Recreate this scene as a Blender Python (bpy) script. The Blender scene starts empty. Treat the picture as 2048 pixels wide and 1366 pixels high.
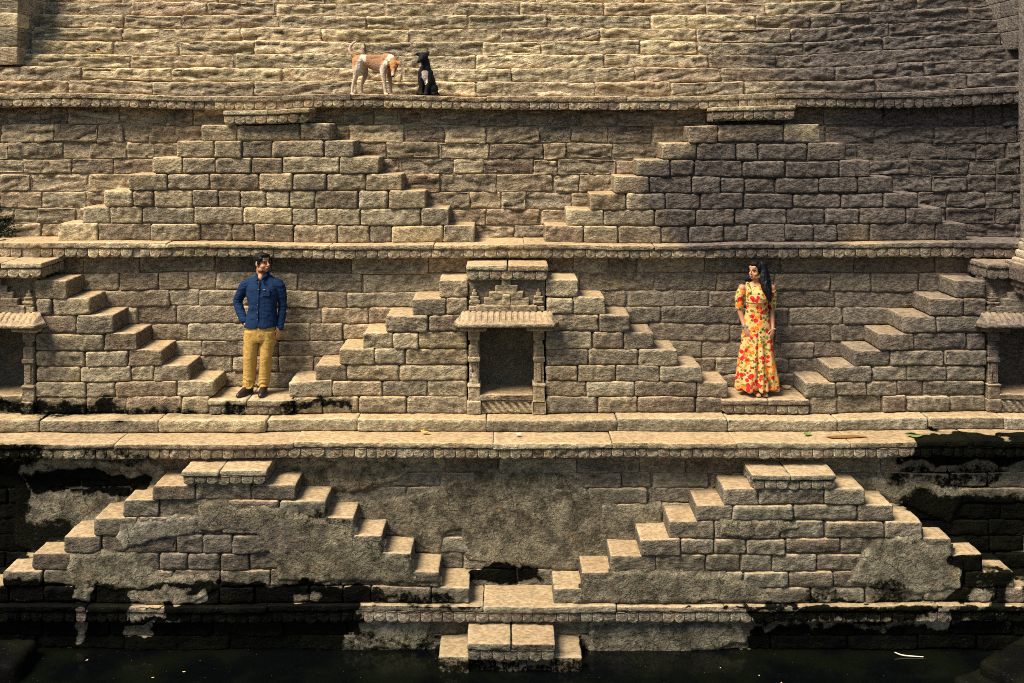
import bpy, bmesh, math, random
import numpy as np
from mathutils import Vector, Matrix

# ------------------------------------------------------------------ camera, sky, sun, exposure
SC = bpy.context.scene
COL = SC.collection
F = 2048.0          # focal length in photo pixels
VX, VY = 1010.0, 230.0   # where the lines running into depth meet in the photo
EYE = 6.03          # eye height above the water, metres

cam_d = bpy.data.cameras.new('camera')
cam = bpy.data.objects.new('camera', cam_d)
COL.objects.link(cam)
cam.location = (0, 0, EYE)
cam.rotation_euler = (math.radians(90), 0, 0)
cam_d.sensor_width = 36.0
cam_d.lens = 36.0 * F / 2048.0
cam_d.shift_x = (1024 - VX) / 2048.0
cam_d.shift_y = -(683 - VY) / 2048.0
cam_d.clip_end = 500
SC.camera = cam

SUN_DIR = Vector((-0.46, -0.35, 0.82)).normalized()     # towards the sun
world = bpy.data.worlds.new('World')
SC.world = world
world.use_nodes = True
wn = world.node_tree
sky = wn.nodes.new('ShaderNodeTexSky')
sky.sky_type = 'NISHITA'
sky.sun_disc = False
sky.sun_elevation = math.asin(SUN_DIR.z)
sky.sun_rotation = math.atan2(SUN_DIR.x, SUN_DIR.y)
sky.air_density = 1.6
sky.dust_density = 1.5
sky.ozone_density = 1.0
wn.links.new(sky.outputs[0], wn.nodes['Background'].inputs[0])
wn.nodes['Background'].inputs[1].default_value = 0.052

sun_d = bpy.data.lights.new('sun', 'SUN')
sun_d.energy = 4.1
sun_d.angle = math.radians(28)
sun_d.color = (1.0, 0.87, 0.665)
sun = bpy.data.objects.new('sun', sun_d)
COL.objects.link(sun)
sun.location = (-6, -4, 20)
sun.rotation_euler = (-SUN_DIR).to_track_quat('-Z', 'Y').to_euler()

SC.view_settings.view_transform = 'Standard'
SC.view_settings.look = 'None'
SC.view_settings.gamma = 1.0
SC.view_settings.exposure = 1.12
SC.view_settings.use_curve_mapping = False
SC.render.engine = 'CYCLES'
SC.cycles.filter_width = 0.95
SC.cycles.use_denoising = False

# ------------------------------------------------------------------ helpers
rng = random.Random(7)
def X(px, Y): return (px - VX) * Y / F
def Z(py, Y): return EYE + (VY - py) * Y / F
def to_px(P):
    """photo pixel of world points (N,3): used to lay stains and the painted light falloff on the stones"""
    return VX + P[:, 0] * F / P[:, 1], VY - (P[:, 2] - EYE) * F / P[:, 1]

def _hash(ix, iy, iz, seed):
    h = (ix.astype(np.int64) * 374761393 + iy.astype(np.int64) * 668265263 + iz.astype(np.int64) * 2147483647 + seed * 974634777) & 0xffffffff
    h = ((h ^ (h >> 13)) * 1274126177) & 0xffffffff
    h = ((h ^ (h >> 16)) * 2246822519) & 0xffffffff
    return ((h ^ (h >> 15)) & 0xffffff) / float(0xffffff) * 2 - 1
def vnoise(p, seed=0):
    """smooth value noise, about -1..1, p (N,3)"""
    i = np.floor(p).astype(np.int64); f = p - i
    f = f * f * f * (f * (f * 6 - 15) + 10)
    r = 0
    for dx in (0, 1):
        wx = f[:, 0] if dx else 1 - f[:, 0]
        for dy in (0, 1):
            wy = f[:, 1] if dy else 1 - f[:, 1]
            for dz in (0, 1):
                wz = f[:, 2] if dz else 1 - f[:, 2]
                r = r + wx * wy * wz * _hash(i[:, 0] + dx, i[:, 1] + dy, i[:, 2] + dz, seed)
    return r
def fbm(p, octv=3, seed=0, gain=0.5):
    a, s, r = 1.0, 0.0, 0
    for o in range(octv):
        r = r + a * vnoise(p * (2.03 ** o) + o * 17.3, seed + o)
        s += a; a *= gain
    return r / s
def sstep(a, b, x):
    t = np.clip((x - a) / (b - a), 0, 1)
    return t * t * (3 - 2 * t)

def warp(P):
    """the whole masonry has settled a little out of line"""
    P = P.copy()
    q = np.stack([P[:, 0] * 0.55, P[:, 2] * 1.3, P[:, 1] * 0.3], 1)
    P[:, 2] += 0.020 * vnoise(q, 5) + 0.007 * vnoise(q * 3.7, 6)
    P[:, 1] += 0.016 * vnoise(q * 1.4, 8)
    up = sstep(EYE - 0.1, EYE + 0.3, P[:, 2])
    P[:, 2] += up * 0.11 * sstep(3.6, 6.6, P[:, 0]) + up * 0.02 * sstep(-4.0, -6.5, P[:, 0])
    return P

def box_falloff(u, v, x0, x1, y0, y1, s):
    return sstep(x0 - s, x0 + s, u) * sstep(x1 + s, x1 - s, u) * sstep(y0 - s, y0 + s, v) * sstep(y1 + s, y1 - s, v)
def ell(u, v, cx, cy, rx, ry, soft=0.5):
    d = np.sqrt(((u - cx) / rx) ** 2 + ((v - cy) / ry) ** 2)
    return sstep(1 + soft, 1 - soft, d)

BLACK = [(-900, 3000, 922, 1214, 18, .23), (-900, 3000, 1080, 1214, 40, .30), (-900, 3000, 1240, 1700, 12, .36),  # x0,x1,y0,y1,soft,amount : algae and damp, in photo pixels
    (-900, 705, 1178, 1700, 16, .95), (-900, 480, 1162, 1195, 14, .75), (690, 940, 1252, 1700, 22, .48),
    (430, 740, 1165, 1215, 12, .85), (60, 285, 946, 992, 14, .95, 11.8), (-300, 60, 915, 1165, 22, .80, 11.8),
    (40, 200, 1040, 1120, 24, .66, 11.8), (150, 300, 900, 925, 10, .5), (380, 560, 905, 928, 10, .3),
    (1815, 3000, 862, 927, 12, 1.0), (1890, 3000, 1020, 1700, 28, .82, 11.8), (1930, 3000, 1120, 1700, 28, .62), (1780, 3000, 985, 1140, 30, .75, 11.8),
    (1480, 3000, 1250, 1700, 22, .82), (1700, 1520, 1275, 1700, 20, .55), (1500, 3000, 1214, 1250, 12, .70),
    (1600, 1700, 1160, 1215, 16, .50), (1740, 1820, 1150, 1215, 14, .55), (1900, 1945, 1110, 1215, 8, .9),
    (1975, 2010, 1140, 1215, 8, .9),
    (940, 1105, 1128, 1168, 10, .80), (700, 790, 1165, 1215, 14, .55), (790, 900, 1186, 1215, 10, .6),
    (-900, 110, 876, 940, 20, .62), (-900, 250, 800, 838, 12, .62), (200, 470, 812, 834, 8, .55), (560, 700, 800, 818, 6, .62),
    (860, 1190, 1318, 1700, 8, .55), (590, 690, 1005, 1060, 14, .45), (700, 830, 1060, 1130, 14, .42),
    (1700, 1760, 970, 1100, 20, .35), (1780, 2000, 930, 975, 16, .55), (1180, 1700, 1260, 1310, 16, .35),
    (-900, 6, 440, 480, 6, .8), (300, 480, 1178, 1190, 6, .9), (1120, 1160, 655, 710, 14, .35),
    (925, 1115, 1262, 1286, 8, .40), (870, 935, 1260, 1300, 10, .42), (1105, 1170, 1262, 1312, 10, .55), (960, 1060, 1238, 1250, 6, .45),
    (1350, 2100, 1205, 1213, 5, .72), (870, 960, 1205, 1216, 4, .6),
]
PALE = [(146, 178, 1165, 1200, 5), (150, 172, 1216, 1290, 5), (256, 412, 1178, 1208, 7), (246, 330, 1214, 1236, 5),
        (236, 302, 1246, 1268, 6), (588, 640, 1186, 1205, 5), (724, 768, 1214, 1245, 5), (800, 910, 1214, 1245, 6),
        (1946, 1972, 1180, 1215, 4), (1860, 1900, 1225, 1262, 8), (2016, 2046, 1165, 1214, 5)]
GREY = [(1520, 395, 225, 120, .35, .95), (1340, 440, 60, 55, .5, .35), (1920, 330, 290, 170, .5, .88), (1960, 250, 300, 90, .5, .6),
        (1950, 450, 120, 60, .4, .8), (1120, 690, 30, 50, .5, .4), (1720, 640, 560, 140, .5, .40), (1980, 640, 150, 140, .5, .5),
        (1960, 110, 460, 130, .6, .72), (1990, 60, 160, 120, .5, .6), (60, 720, 50, 70, .5, .35), (1010, 600, 90, 60, .5, .25),  # broad right-hand entries also paint the dimmer light on that side
        (430, 1080, 200, 60, .4, .40), (1250, 240, 500, 26, .5, .4)]
def stain_and_shade(P, A):
    """r black algae, g purple grey soot and painted right-hand dimness, b cooler stone with light falloff painted in, a per stone random"""
    u, v = to_px(P)
    n = fbm(P * np.array([2.6, 2.6, 3.6]), 3, 31)
    n2 = fbm(P * np.array([9., 9., 12.]), 2, 33)
    uu = u + n * 46 + n2 * 12; vv = v + fbm(P * np.array([3.1, 3.1, 2.2]), 3, 47) * 24 + n2 * 6
    r = np.zeros(len(P))
    for (a, b, c, d, s, k, *deep) in BLACK:
        m = k * box_falloff(uu, vv, a, b, c, d, s)
        if deep: m = m * (P[:, 1] > deep[0])
        r = np.maximum(r, m)
    for (a, b, c, d, s) in PALE:
        r *= 1 - 0.92 * box_falloff(u + n * 16 + n2 * 10, v + n2 * 14 + n * 8, a, b, c, d, s)
    g = np.zeros(len(P))
    for (cx, cy, rx, ry, s, k) in GREY:
        g = np.maximum(g, k * ell(uu, vv, cx, cy, rx, ry, s))
    b = np.clip(0.58 * sstep(800, 2000, u) + 0.80 * sstep(890, 1000, v) + 0.22 * sstep(480, 620, v) - 0.25 * sstep(240, 60, v) * sstep(1500, 900, u) + .3 * sstep(1300, 1900, u) * sstep(300, 150, v), 0, 1)  # light falloff to the right and below, painted as cooler darker stone
    return np.stack([r, g, b, np.full(len(P), A)], 1)

TOPO = {}
def box_topo(nx, ny, nz, back=False):
    k = (nx, ny, nz, back)
    if k in TOPO: return TOPO[k]
    idx = {}; ijk = []
    def vid(i, j, l):
        t = (i, j, l)
        if t not in idx:
            idx[t] = len(ijk); ijk.append(t)
        return idx[t]
    q = []
    for i in range(nx):
        for l in range(nz):
            q.append((vid(i, 0, l), vid(i + 1, 0, l), vid(i + 1, 0, l + 1), vid(i, 0, l + 1)))
            if back: q.append((vid(i, ny, l), vid(i, ny, l + 1), vid(i + 1, ny, l + 1), vid(i + 1, ny, l)))
    for i in range(nx):
        for j in range(ny):
            q.append((vid(i, j, nz), vid(i + 1, j, nz), vid(i + 1, j + 1, nz), vid(i, j + 1, nz)))
            q.append((vid(i, j, 0), vid(i, j + 1, 0), vid(i + 1, j + 1, 0), vid(i + 1, j, 0)))
    for j in range(ny):
        for l in range(nz):
            q.append((vid(0, j, l), vid(0, j, l + 1), vid(0, j + 1, l + 1), vid(0, j + 1, l)))
            q.append((vid(nx, j, l), vid(nx, j + 1, l), vid(nx, j + 1, l + 1), vid(nx, j, l + 1)))
    TOPO[k] = (np.array(ijk), np.array(q, dtype=np.int32))
    return TOPO[k]

def quad_mesh(name, V, Q, smooth=True, colors=None):
    me = bpy.data.meshes.new(name)
    n = Q.shape[1]
    me.vertices.add(len(V)); me.vertices.foreach_set('co', np.ascontiguousarray(V, dtype=np.float32).ravel())
    me.loops.add(Q.size); me.loops.foreach_set('vertex_index', Q.ravel())
    me.polygons.add(len(Q))
    me.polygons.foreach_set('loop_start', np.arange(0, Q.size, n, dtype=np.int32))
    me.polygons.foreach_set('loop_total', np.full(len(Q), n, dtype=np.int32))
    me.polygons.foreach_set('use_smooth', np.full(len(Q), smooth, dtype=bool))
    if colors is not None:
        at = me.color_attributes.new('mask', 'FLOAT_COLOR', 'POINT')
        at.data.foreach_set('color', np.ascontiguousarray(colors, dtype=np.float32).ravel())
    me.update(calc_edges=True)
    return me

def put(name, me, mat, parent=None, loc=(0, 0, 0)):
    o = bpy.data.objects.new(name, me)
    if mat is not None and not me.materials: me.materials.append(mat)
    COL.objects.link(o)
    o.location = loc
    if parent is not None:
        o.parent = parent
        w = WPOS.get(parent.name, Vector((0, 0, 0)))
        o.location = Vector(loc) - w
    WPOS[o.name] = Vector(loc)
    return o
WPOS = {}
def thing(name, label, cat, loc=(0, 0, 0), group=None):
    o = bpy.data.objects.new(name, None)
    COL.objects.link(o)
    o.empty_display_size = 0.2
    o.location = loc
    WPOS[o.name] = Vector(loc)
    return tag(o, label, cat, group)
def tag(o, label=None, cat=None, group=None, kind=None):
    if label: o['label'] = label
    if cat: o['category'] = cat
    if group: o['group'] = group
    if kind: o['kind'] = kind
    return o
def link_world(name, V, Q, mat, parent, A=0.5, smooth=True, mask=True):
    """V in world metres -> object with its origin in the middle of the piece"""
    V = np.asarray(V, float)
    c = (V.min(0) + V.max(0)) / 2
    col = stain_and_shade(V, A) if mask else None
    return put(name, quad_mesh(name, V - c, Q, smooth, col), mat, parent, tuple(c))

def axis(a, b, r, step):
    n = max(1, int(round((b - a - 2 * r) / step)))
    return np.concatenate([[a], np.linspace(a + r, b - r, n + 1), [b]])

def stone(name, parent, mat, x0, x1, y0, y1, z0, z1, style='dressed', r=None, step=0.028, seed=None, gap=0.004, ystep=None, wob=0.006, back=False, amp=1.0, dowarp=True, collect=None, extra=None):
    """one rounded, worn, uneven block of stone"""
    S = rng.randrange(1 << 30) if seed is None else seed
    R = random.Random(S)
    gl, gr_, gb, gt = (gap * R.choice((.35, .7, 1, 1.3, 1.9)) for _ in range(4))     # joints are never alike
    x0 += gl; x1 -= gr_; z0 += gb; z1 -= gt * .8
    if r is None: r = R.uniform(.010, .018) if style != 'pillow' else R.uniform(.016, .030)
    r = min(r, (x1 - x0) * .35, (z1 - z0) * .35, (y1 - y0) * .35)
    xs = axis(x0, x1, r, step); zs = axis(z0, z1, r, step)
    ys = axis(y0, y1, r, ystep or max(0.2, step))
    ijk, Q = box_topo(len(xs) - 1, len(ys) - 1, len(zs) - 1, back)
    P = np.stack([xs[ijk[:, 0]], ys[ijk[:, 1]], zs[ijk[:, 2]]], 1)
    lo = np.array([x0 + r, y0 + r, z0 + r]); hi = np.array([x1 - r, y1 - r, z1 - r])
    if not back: hi[1] = y1
    inner = np.clip(P, lo, hi)
    d = P - inner
    L = np.linalg.norm(d, axis=1, keepdims=True)
    n = np.where(L > 1e-9, d / np.maximum(L, 1e-9), 0)
    P = np.where(L > 1e-9, inner + n * r, P)
    # corners out of true
    tx = (P[:, 0] - x0) / (x1 - x0); tz = (P[:, 2] - z0) / (z1 - z0)
    c = [R.uniform(-wob, wob) for _ in range(8)]
    bl = lambda a, b, c_, d_: (a * (1 - tx) + b * tx) * (1 - tz) + (c_ * (1 - tx) + d_ * tx) * tz
    P[:, 0] += bl(*c[:4]); P[:, 2] += bl(*c[4:])
    tilt = [R.uniform(-.010, .010) for _ in range(4)]
    off = Vector((R.random() * 90, R.random() * 90, R.random() * 90)); off = np.array(off)
    front = np.clip(-n[:, 1], 0, 1)
    if style == 'eroded':
        th = R.gauss(0, .13)
        uu = (P[:, 0] * math.cos(th) + P[:, 2] * math.sin(th)); vv = (-P[:, 0] * math.sin(th) + P[:, 2] * math.cos(th))
        q = np.stack([uu * 1.8, P[:, 1] * 2, vv * 17], 1) + off
        w = fbm(q + 0.5 * vnoise(P * 9 + off, 3)[:, None], 3, 3)
        disp = 0.030 * amp * (2.2 * np.abs(w) ** 0.7 - .75) + 0.016 * fbm(P * np.array([4., 7., 9.]) + off, 2, 9)
        k = R.choice([0, 0, 1, 1, 2, 2, 3]) if x1 - x0 > .6 else R.choice([0, 0, 1, 1])
        for _ in range(k):   # deep weathered slits along the bedding
            v0 = R.uniform(.15, .85) * (z1 - z0) + z0; u0 = R.uniform(x0, x1); lu = R.uniform(.12, .45); wv = R.uniform(.010, .024)
            sl = R.gauss(0, .12); vline = v0 + (P[:, 0] - u0) * sl + 0.02 * vnoise(P * 5 + off, 4)
            g = np.exp(-((P[:, 2] - vline) / wv) ** 2) * sstep(lu, lu * .5, np.abs(P[:, 0] - u0))
            disp -= R.uniform(.03, .06) * g * amp
    elif style == 'pillow':
        disp = 0.020 * amp * fbm(P * 17 + off, 3, 12) + 0.012 * fbm(P * 5 + off, 2, 13)
        if R.random() < .3:
            q = np.stack([P[:, 0] * 3, P[:, 1], (P[:, 2] + P[:, 0] * R.gauss(0, .2)) * 20], 1) + off
            disp += 0.012 * (0.3 - np.abs(fbm(q, 2, 5)) * 1.6)
    else:
        disp = 0.014 * amp * fbm(P * 15 + off, 3, 12) + 0.007 * fbm(P * 4 + off, 2, 13)
    base = front * bl(*tilt) * (0.5 if style == 'smooth' else 1)
    k = 0.35 + 0.65 * front
    if style == 'smooth': k = k * .6
    # chipped arrises
    edge = 1 - np.max(np.abs(n), axis=1)
    chip = np.clip(fbm(P * 8 + off, 2, 21) - .05, 0, 1) * edge * .05
    P = P + n * ((disp * k) + base - chip)[:, None]
    if extra is not None: P = extra(P, n)
    if dowarp: P = warp(P)
    if collect is not None:
        collect.append((P, Q)); return None
    return link_world(name, P, Q, mat, parent, A=R.random())
def join(name, parent, mat, L, A=None):
    VV = []; QQ = []; n = 0
    for P, Q in L:
        VV.append(P); QQ.append(Q + n); n += len(P)
    return link_world(name, np.concatenate(VV), np.concatenate(QQ), mat, parent, A=rng.random() if A is None else A)

def plain_box(name, parent, mat, x0, x1, y0, y1, z0, z1, A=.5):
    return boxes(name, parent, mat, [(x0, x1, y0, y1, z0, z1)], A)
def boxes(name, parent, mat, L, A=.5, dowarp=True):
    """several plain boxes as one mesh (cores and beds behind the facing)"""
    VV = []; QQ = []; nn = 0
    for (x0, x1, y0, y1, z0, z1) in L:
        m = max(1, int((x1 - x0) / .3))
        ijk, Q = box_topo(m, 1, 1, True)
        P = np.stack([x0 + (x1 - x0) * ijk[:, 0] / m, np.where(ijk[:, 1] == 0, y0, y1), np.where(ijk[:, 2] == 0, z0, z1)], 1)
        VV.append(P); QQ.append(Q + nn); nn += len(P)
    P = np.concatenate(VV)
    if dowarp: P = warp(P)
    return link_world(name, P, np.concatenate(QQ), mat, parent, A=A, smooth=False)

def scallop(parent, mat, cx, yf, ztop, w, h, side=0, seed=None, name='scallop', dowarp=True):
    """one tongue of the carved fringe: side 0 faces the viewer, +-1 faces right / left (cx is then the depth position, yf the x of the face)"""
    S = rng.randrange(1 << 30) if seed is None else seed
    R = random.Random(S)
    nu, nv = 9, 6
    w *= R.uniform(.96, 1.0); h *= R.uniform(.88, 1.04)
    u = np.array([-1, -.93, -.72, -.45, -.15, .15, .45, .72, .93, 1])
    sh = R.choice([2.0, 2.0, 2.6, 1.5])
    bot = -h * (0.62 + 0.38 * (1 - np.abs(u) ** sh) ** (1 / sh))
    t = np.array([0, .2, .42, .62, .80, .94, 1])
    U, T = np.meshgrid(u, t, indexing='ij')
    zz = bot[:, None] * T
    bul = 0.009 * (1 - np.abs(U) ** 6) * (1 - (np.clip(T - .2, 0, 1) / .8) ** 8)
    rim = -0.010 * np.exp(-((np.sqrt(U ** 2 + (np.clip(T, .3, 1) - .3) ** 2 * 2) - .72) / .13) ** 2)
    edge = np.where((np.abs(U) > .99) | (T > .99), .010, 0)
    f = np.stack([U * w / 2, -bul - rim + edge, zz], -1).reshape(-1, 3)
    off = np.array([R.random() * 50, R.random() * 50, R.random() * 50])
    f[:, 1] += 0.010 * fbm(f * 26 + off, 2, 3)
    if R.random() < .16: f[:, 1] += R.uniform(.02, .05) * np.clip(fbm(f * 9 + off, 2, 5) + .15, 0, 1)
    ring = [i * (nv + 1) for i in range(nu + 1)][::-1] + [j for j in range(1, nv + 1)] + [i * (nv + 1) + nv for i in range(1, nu + 1)] + [nu * (nv + 1) + j for j in range(nv - 1, 0, -1)]
    bk = f[ring].copy(); bk[:, 1] = .055
    V = np.concatenate([f, bk]); n0 = len(f); m = len(ring)
    Q = [(i * (nv + 1) + j, i * (nv + 1) + j + 1, (i + 1) * (nv + 1) + j + 1, (i + 1) * (nv + 1) + j) for i in range(nu) for j in range(nv)]
    Q += [(ring[i], ring[(i + 1) % m], n0 + (i + 1) % m, n0 + i) for i in range(m)]
    if side == 0:
        P = V + np.array([cx, yf, ztop])
    elif side > 0:
        P = np.stack([-V[:, 1] + yf, V[:, 0] + cx, V[:, 2] + ztop], 1)
    else:
        P = np.stack([V[:, 1] + yf, -V[:, 0] + cx, V[:, 2] + ztop], 1)
    if dowarp: P = warp(P)
    return link_world(name, P, np.array(Q, dtype=np.int32), mat, parent, A=R.random())
# ------------------------------------------------------------------ materials
def new_mat(name):
    m = bpy.data.materials.new(name); m.use_nodes = True
    nt = m.node_tree
    return m, nt, nt.nodes['Principled BSDF']
class NT:
    def __init__(s, nt): s.nt = nt
    def n(s, t, **kw):
        x = s.nt.nodes.new(t)
        for k, v in kw.items(): setattr(x, k, v)
        return x
    def l(s, a, b): s.nt.links.new(a, b)
    def val(s, sock, v):
        if hasattr(v, 'is_linked') or isinstance(v, bpy.types.NodeSocket): s.l(v, sock)
        else: sock.default_value = v
    def math(s, op, a, b=0.0, clamp=False):
        x = s.n('ShaderNodeMath', operation=op, use_clamp=clamp); s.val(x.inputs[0], a); s.val(x.inputs[1], b); return x.outputs[0]
    def mix(s, f, a, b, mode='MIX'):
        x = s.n('ShaderNodeMix', data_type='RGBA', blend_type=mode, clamp_factor=True)
        s.val(x.inputs[0], f)
        for sock, v in ((x.inputs[6], a), (x.inputs[7], b)):
            if isinstance(v, tuple): sock.default_value = (*v[:3], 1)
            else: s.l(v, sock)
        return x.outputs[2]
    def noise(s, vec, scale, detail=4, rough=.55, dist=0.0):
        x = s.n('ShaderNodeTexNoise'); x.inputs['Scale'].default_value = scale; x.inputs['Detail'].default_value = detail
        x.inputs['Roughness'].default_value = rough; x.inputs['Distortion'].default_value = dist; s.l(vec, x.inputs['Vector']); return x.outputs[0]
    def ramp(s, f, lo, hi, a=0.0, b=1.0):
        x = s.n('ShaderNodeMapRange', interpolation_type='SMOOTHSTEP'); s.val(x.inputs[0], f)
        for i, v in ((1, lo), (2, hi), (3, a), (4, b)): x.inputs[i].default_value = v
        return x.outputs[0]
    def mapping(s, vec, scale=(1, 1, 1), rot=(0, 0, 0), loc=(0, 0, 0)):
        x = s.n('ShaderNodeMapping'); s.l(vec, x.inputs[0]); x.inputs['Scale'].default_value = scale; x.inputs['Rotation'].default_value = rot; x.inputs['Location'].default_value = loc; return x.outputs[0]
    def bump(s, h, strength, dist, prev=None):
        x = s.n('ShaderNodeBump'); s.l(h, x.inputs['Height']); s.val(x.inputs['Strength'], strength); x.inputs['Distance'].default_value = dist
        if prev is not None: s.l(prev, x.inputs['Normal'])
        return x.outputs[0]

def stone_material(name, warm, cool, bright=1.0, grain=1.0, strata=0.5, plaster=False):
    m, nt, bsdf = new_mat(name)
    k = NT(nt)
    pos = k.n('ShaderNodeNewGeometry').outputs['Position']
    nrm = k.n('ShaderNodeNewGeometry').outputs['Normal']
    at = k.n('ShaderNodeVertexColor', layer_name='mask')
    sep = k.n('ShaderNodeSeparateColor'); k.l(at.outputs[0], sep.inputs[0])
    mr, mg, mb, ma = sep.outputs[0], sep.outputs[1], sep.outputs[2], at.outputs['Alpha']
    # every block is cut from its own bed: shift and tilt the grain per stone
    sh = k.n('ShaderNodeVectorMath', operation='MULTIPLY_ADD')
    comb = k.n('ShaderNodeCombineXYZ'); k.l(ma, comb.inputs[0]); k.l(ma, comb.inputs[1]); k.l(ma, comb.inputs[2])
    k.l(comb.outputs[0], sh.inputs[0]); sh.inputs[1].default_value = (17, 31, 23); k.l(pos, sh.inputs[2])
    sp = sh.outputs[0]
    rotn = k.n('ShaderNodeVectorRotate', rotation_type='Y_AXIS'); k.l(sp, rotn.inputs['Vector'])
    k.l(k.math('MULTIPLY', k.math('SUBTRACT', ma, .5), .7), rotn.inputs['Angle'])
    lay = k.mapping(rotn.outputs[0], (5, 5, 60))
    big = k.noise(pos, 1.7, 5, .6, .3)
    mid = k.noise(sp, 9, 6, .65)
    fine = k.noise(k.mapping(rotn.outputs[0], (17, 24, 36) if not plaster else (26, 26, 30)), 1.0, 5, .66)
    speck = k.noise(pos, 62, 3, .7)
    strat = k.noise(lay, 1.0, 5, .62, .6)
    col = k.mix(mb, warm, cool)  # cool end carries the painted falloff as well as the stone tone
    # blocks differ in tone and in colour
    h1 = k.math('FRACT', k.math('MULTIPLY', ma, 7.31)); h2 = k.math('FRACT', k.math('MULTIPLY', ma, 13.7))
    col = k.mix(k.math('MULTIPLY', h1, .60), col, (.285, .20, .16) if not plaster else (.33, .27, .18))
    col = k.mix(k.math('MULTIPLY', h2, .50), col, (.29, .275, .215))
    val = k.math('ADD', k.math('MULTIPLY', ma, .34), .80)
    val = k.math('MULTIPLY', val, k.ramp(big, .28, .72, .72, 1.22))
    val = k.math('MULTIPLY', val, k.ramp(mid, .25, .75, .82, 1.16))
    val = k.math('MULTIPLY', val, k.ramp(fine, .36, .62, 1 - .34 * grain, 1 + .22 * grain))
    val = k.math('MULTIPLY', val, k.ramp(speck, .34, .66, .78, 1.2))
    if strata: val = k.math('MULTIPLY', val, k.ramp(strat, .34, .56, 1 - .42 * strata, 1 + .1 * strata))
    if plaster: val = k.math('MULTIPLY', val, k.ramp(k.noise(pos, 5.5, 6, .68), .36, .62, .40, 1.42))
    val = k.math('MULTIPLY', val, bright)
    vm = k.n('ShaderNodeVectorMath', operation='SCALE'); k.l(col, vm.inputs[0]); k.l(val, vm.inputs['Scale'])
    col = vm.outputs[0]
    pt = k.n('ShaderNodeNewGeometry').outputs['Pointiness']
    vm2 = k.n('ShaderNodeVectorMath', operation='SCALE'); k.l(col, vm2.inputs[0]); k.l(k.ramp(pt, .42, .60, .50, 1.50), vm2.inputs['Scale'])  # edge wear, plus edge highlights and crevice shade painted into the colour
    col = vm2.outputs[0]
    # rust-red and ochre blooms
    och = k.ramp(k.noise(pos, 3.3, 4, .6), .60, .74)
    col = k.mix(k.math('MULTIPLY', och, .35), col, (.40, .24, .10))
    # sand and dust worn into the upward faces
    sx = k.n('ShaderNodeSeparateXYZ'); k.l(nrm, sx.inputs[0])
    up = k.math('MULTIPLY', k.ramp(sx.outputs[2], .60, .92), k.ramp(mid, .2, .8, .55, 1.0))
    fleck = k.noise(k.mapping(pos, (13, 44, 30)), 1.0, 4, .62)
    dust = k.mix(k.ramp(fine, .35, .65), (.35, .235, .125), (.51, .37, .205))
    dust = k.mix(k.ramp(fleck, .60, .68, 0, .8), dust, (.075, .055, .038))
    col = k.mix(k.math('MULTIPLY', up, .72), col, dust)
    # soot / lichen, and the right-hand dimness painted in with it
    gm = k.ramp(k.math('ADD', k.math('ADD', mg, k.math('MULTIPLY', k.math('SUBTRACT', mid, .5), .55)), k.math('MULTIPLY', k.math('SUBTRACT', big, .5), .6)), .08, .66)
    soot = k.mix(k.ramp(fine, .34, .64), (.042, .036, .038), (.150, .130, .122))
    col = k.mix(k.math('MULTIPLY', gm, .92), col, soot)
    # green-black algae
    mr = k.math('MULTIPLY', mr, k.math('SUBTRACT', 1.0, k.math('MULTIPLY', up, k.ramp(mr, .45, .7, .7, 0))))
    an = k.math('ADD', k.math('MULTIPLY', k.math('SUBTRACT', mid, .5), .75), k.math('MULTIPLY', k.math('SUBTRACT', k.noise(pos, 26, 4, .65), .5), .55))
    am = k.ramp(k.math('ADD', mr, k.math('MULTIPLY', an, k.ramp(mr, .02, .35))), .36, .62)
    spk = k.ramp(speck, .63, .72)
    alg = k.mix(k.ramp(big, .4, .6), (.0022, .0024, .0024), (.0055, .006, .0035))
    alg = k.mix(k.math('MULTIPLY', spk, .34), alg, (.13, .125, .09))
    col = k.mix(k.math('MULTIPLY', k.ramp(am, 0, .45), .75), col, (.055, .050, .030))
    col = k.mix(k.ramp(am, .25, 1.0), col, alg)
    # greenish rim where the algae dies out
    rim = k.math('MULTIPLY', k.ramp(mr, .05, .42), k.math('SUBTRACT', 1.0, am))
    col = k.mix(k.math('MULTIPLY', k.math('MULTIPLY', rim, k.ramp(mid, .3, .65, .25, 1.0)), .62), col, (.062, .060, .042))
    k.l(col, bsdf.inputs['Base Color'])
    k.l(k.ramp(am, 0, 1, .93, .7), bsdf.inputs['Roughness'])
    k.l(k.ramp(am, 0, 1, .22, .03), bsdf.inputs['Specular IOR Level'])
    worn = k.ramp(sx.outputs[2], .55, .90, 1.0, .16)      # treads are trodden smooth
    h = k.bump(strat, k.math('MULTIPLY', worn, k.math('MULTIPLY', k.math('ADD', h2, .4), .9 * strata)), .034) if strata else None
    h = k.bump(mid, k.math('MULTIPLY', worn, .7), .045, h)
    h = k.bump(fine, k.math('MULTIPLY', worn, k.math('MULTIPLY', k.math('ADD', k.math('MULTIPLY', h1, .8), .5), grain)), .075, h)
    h = k.bump(speck, k.math('MULTIPLY', worn, .6 * grain), .008, h)
    if plaster:
        vo = k.n('ShaderNodeTexVoronoi', feature='DISTANCE_TO_EDGE'); vo.inputs['Scale'].default_value = 1.5
        dm = k.n('ShaderNodeVectorMath', operation='ADD'); k.l(pos, dm.inputs[0])
        nz = k.n('ShaderNodeTexNoise'); nz.inputs['Scale'].default_value = 3; nz.inputs['Detail'].default_value = 5; k.l(pos, nz.inputs['Vector'])
        k.l(nz.outputs['Color'], dm.inputs[1]); k.l(dm.outputs[0], vo.inputs['Vector'])
        cr = k.ramp(vo.outputs['Distance'], .002, .013)
        h = k.bump(cr, .9, .02, h)
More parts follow.
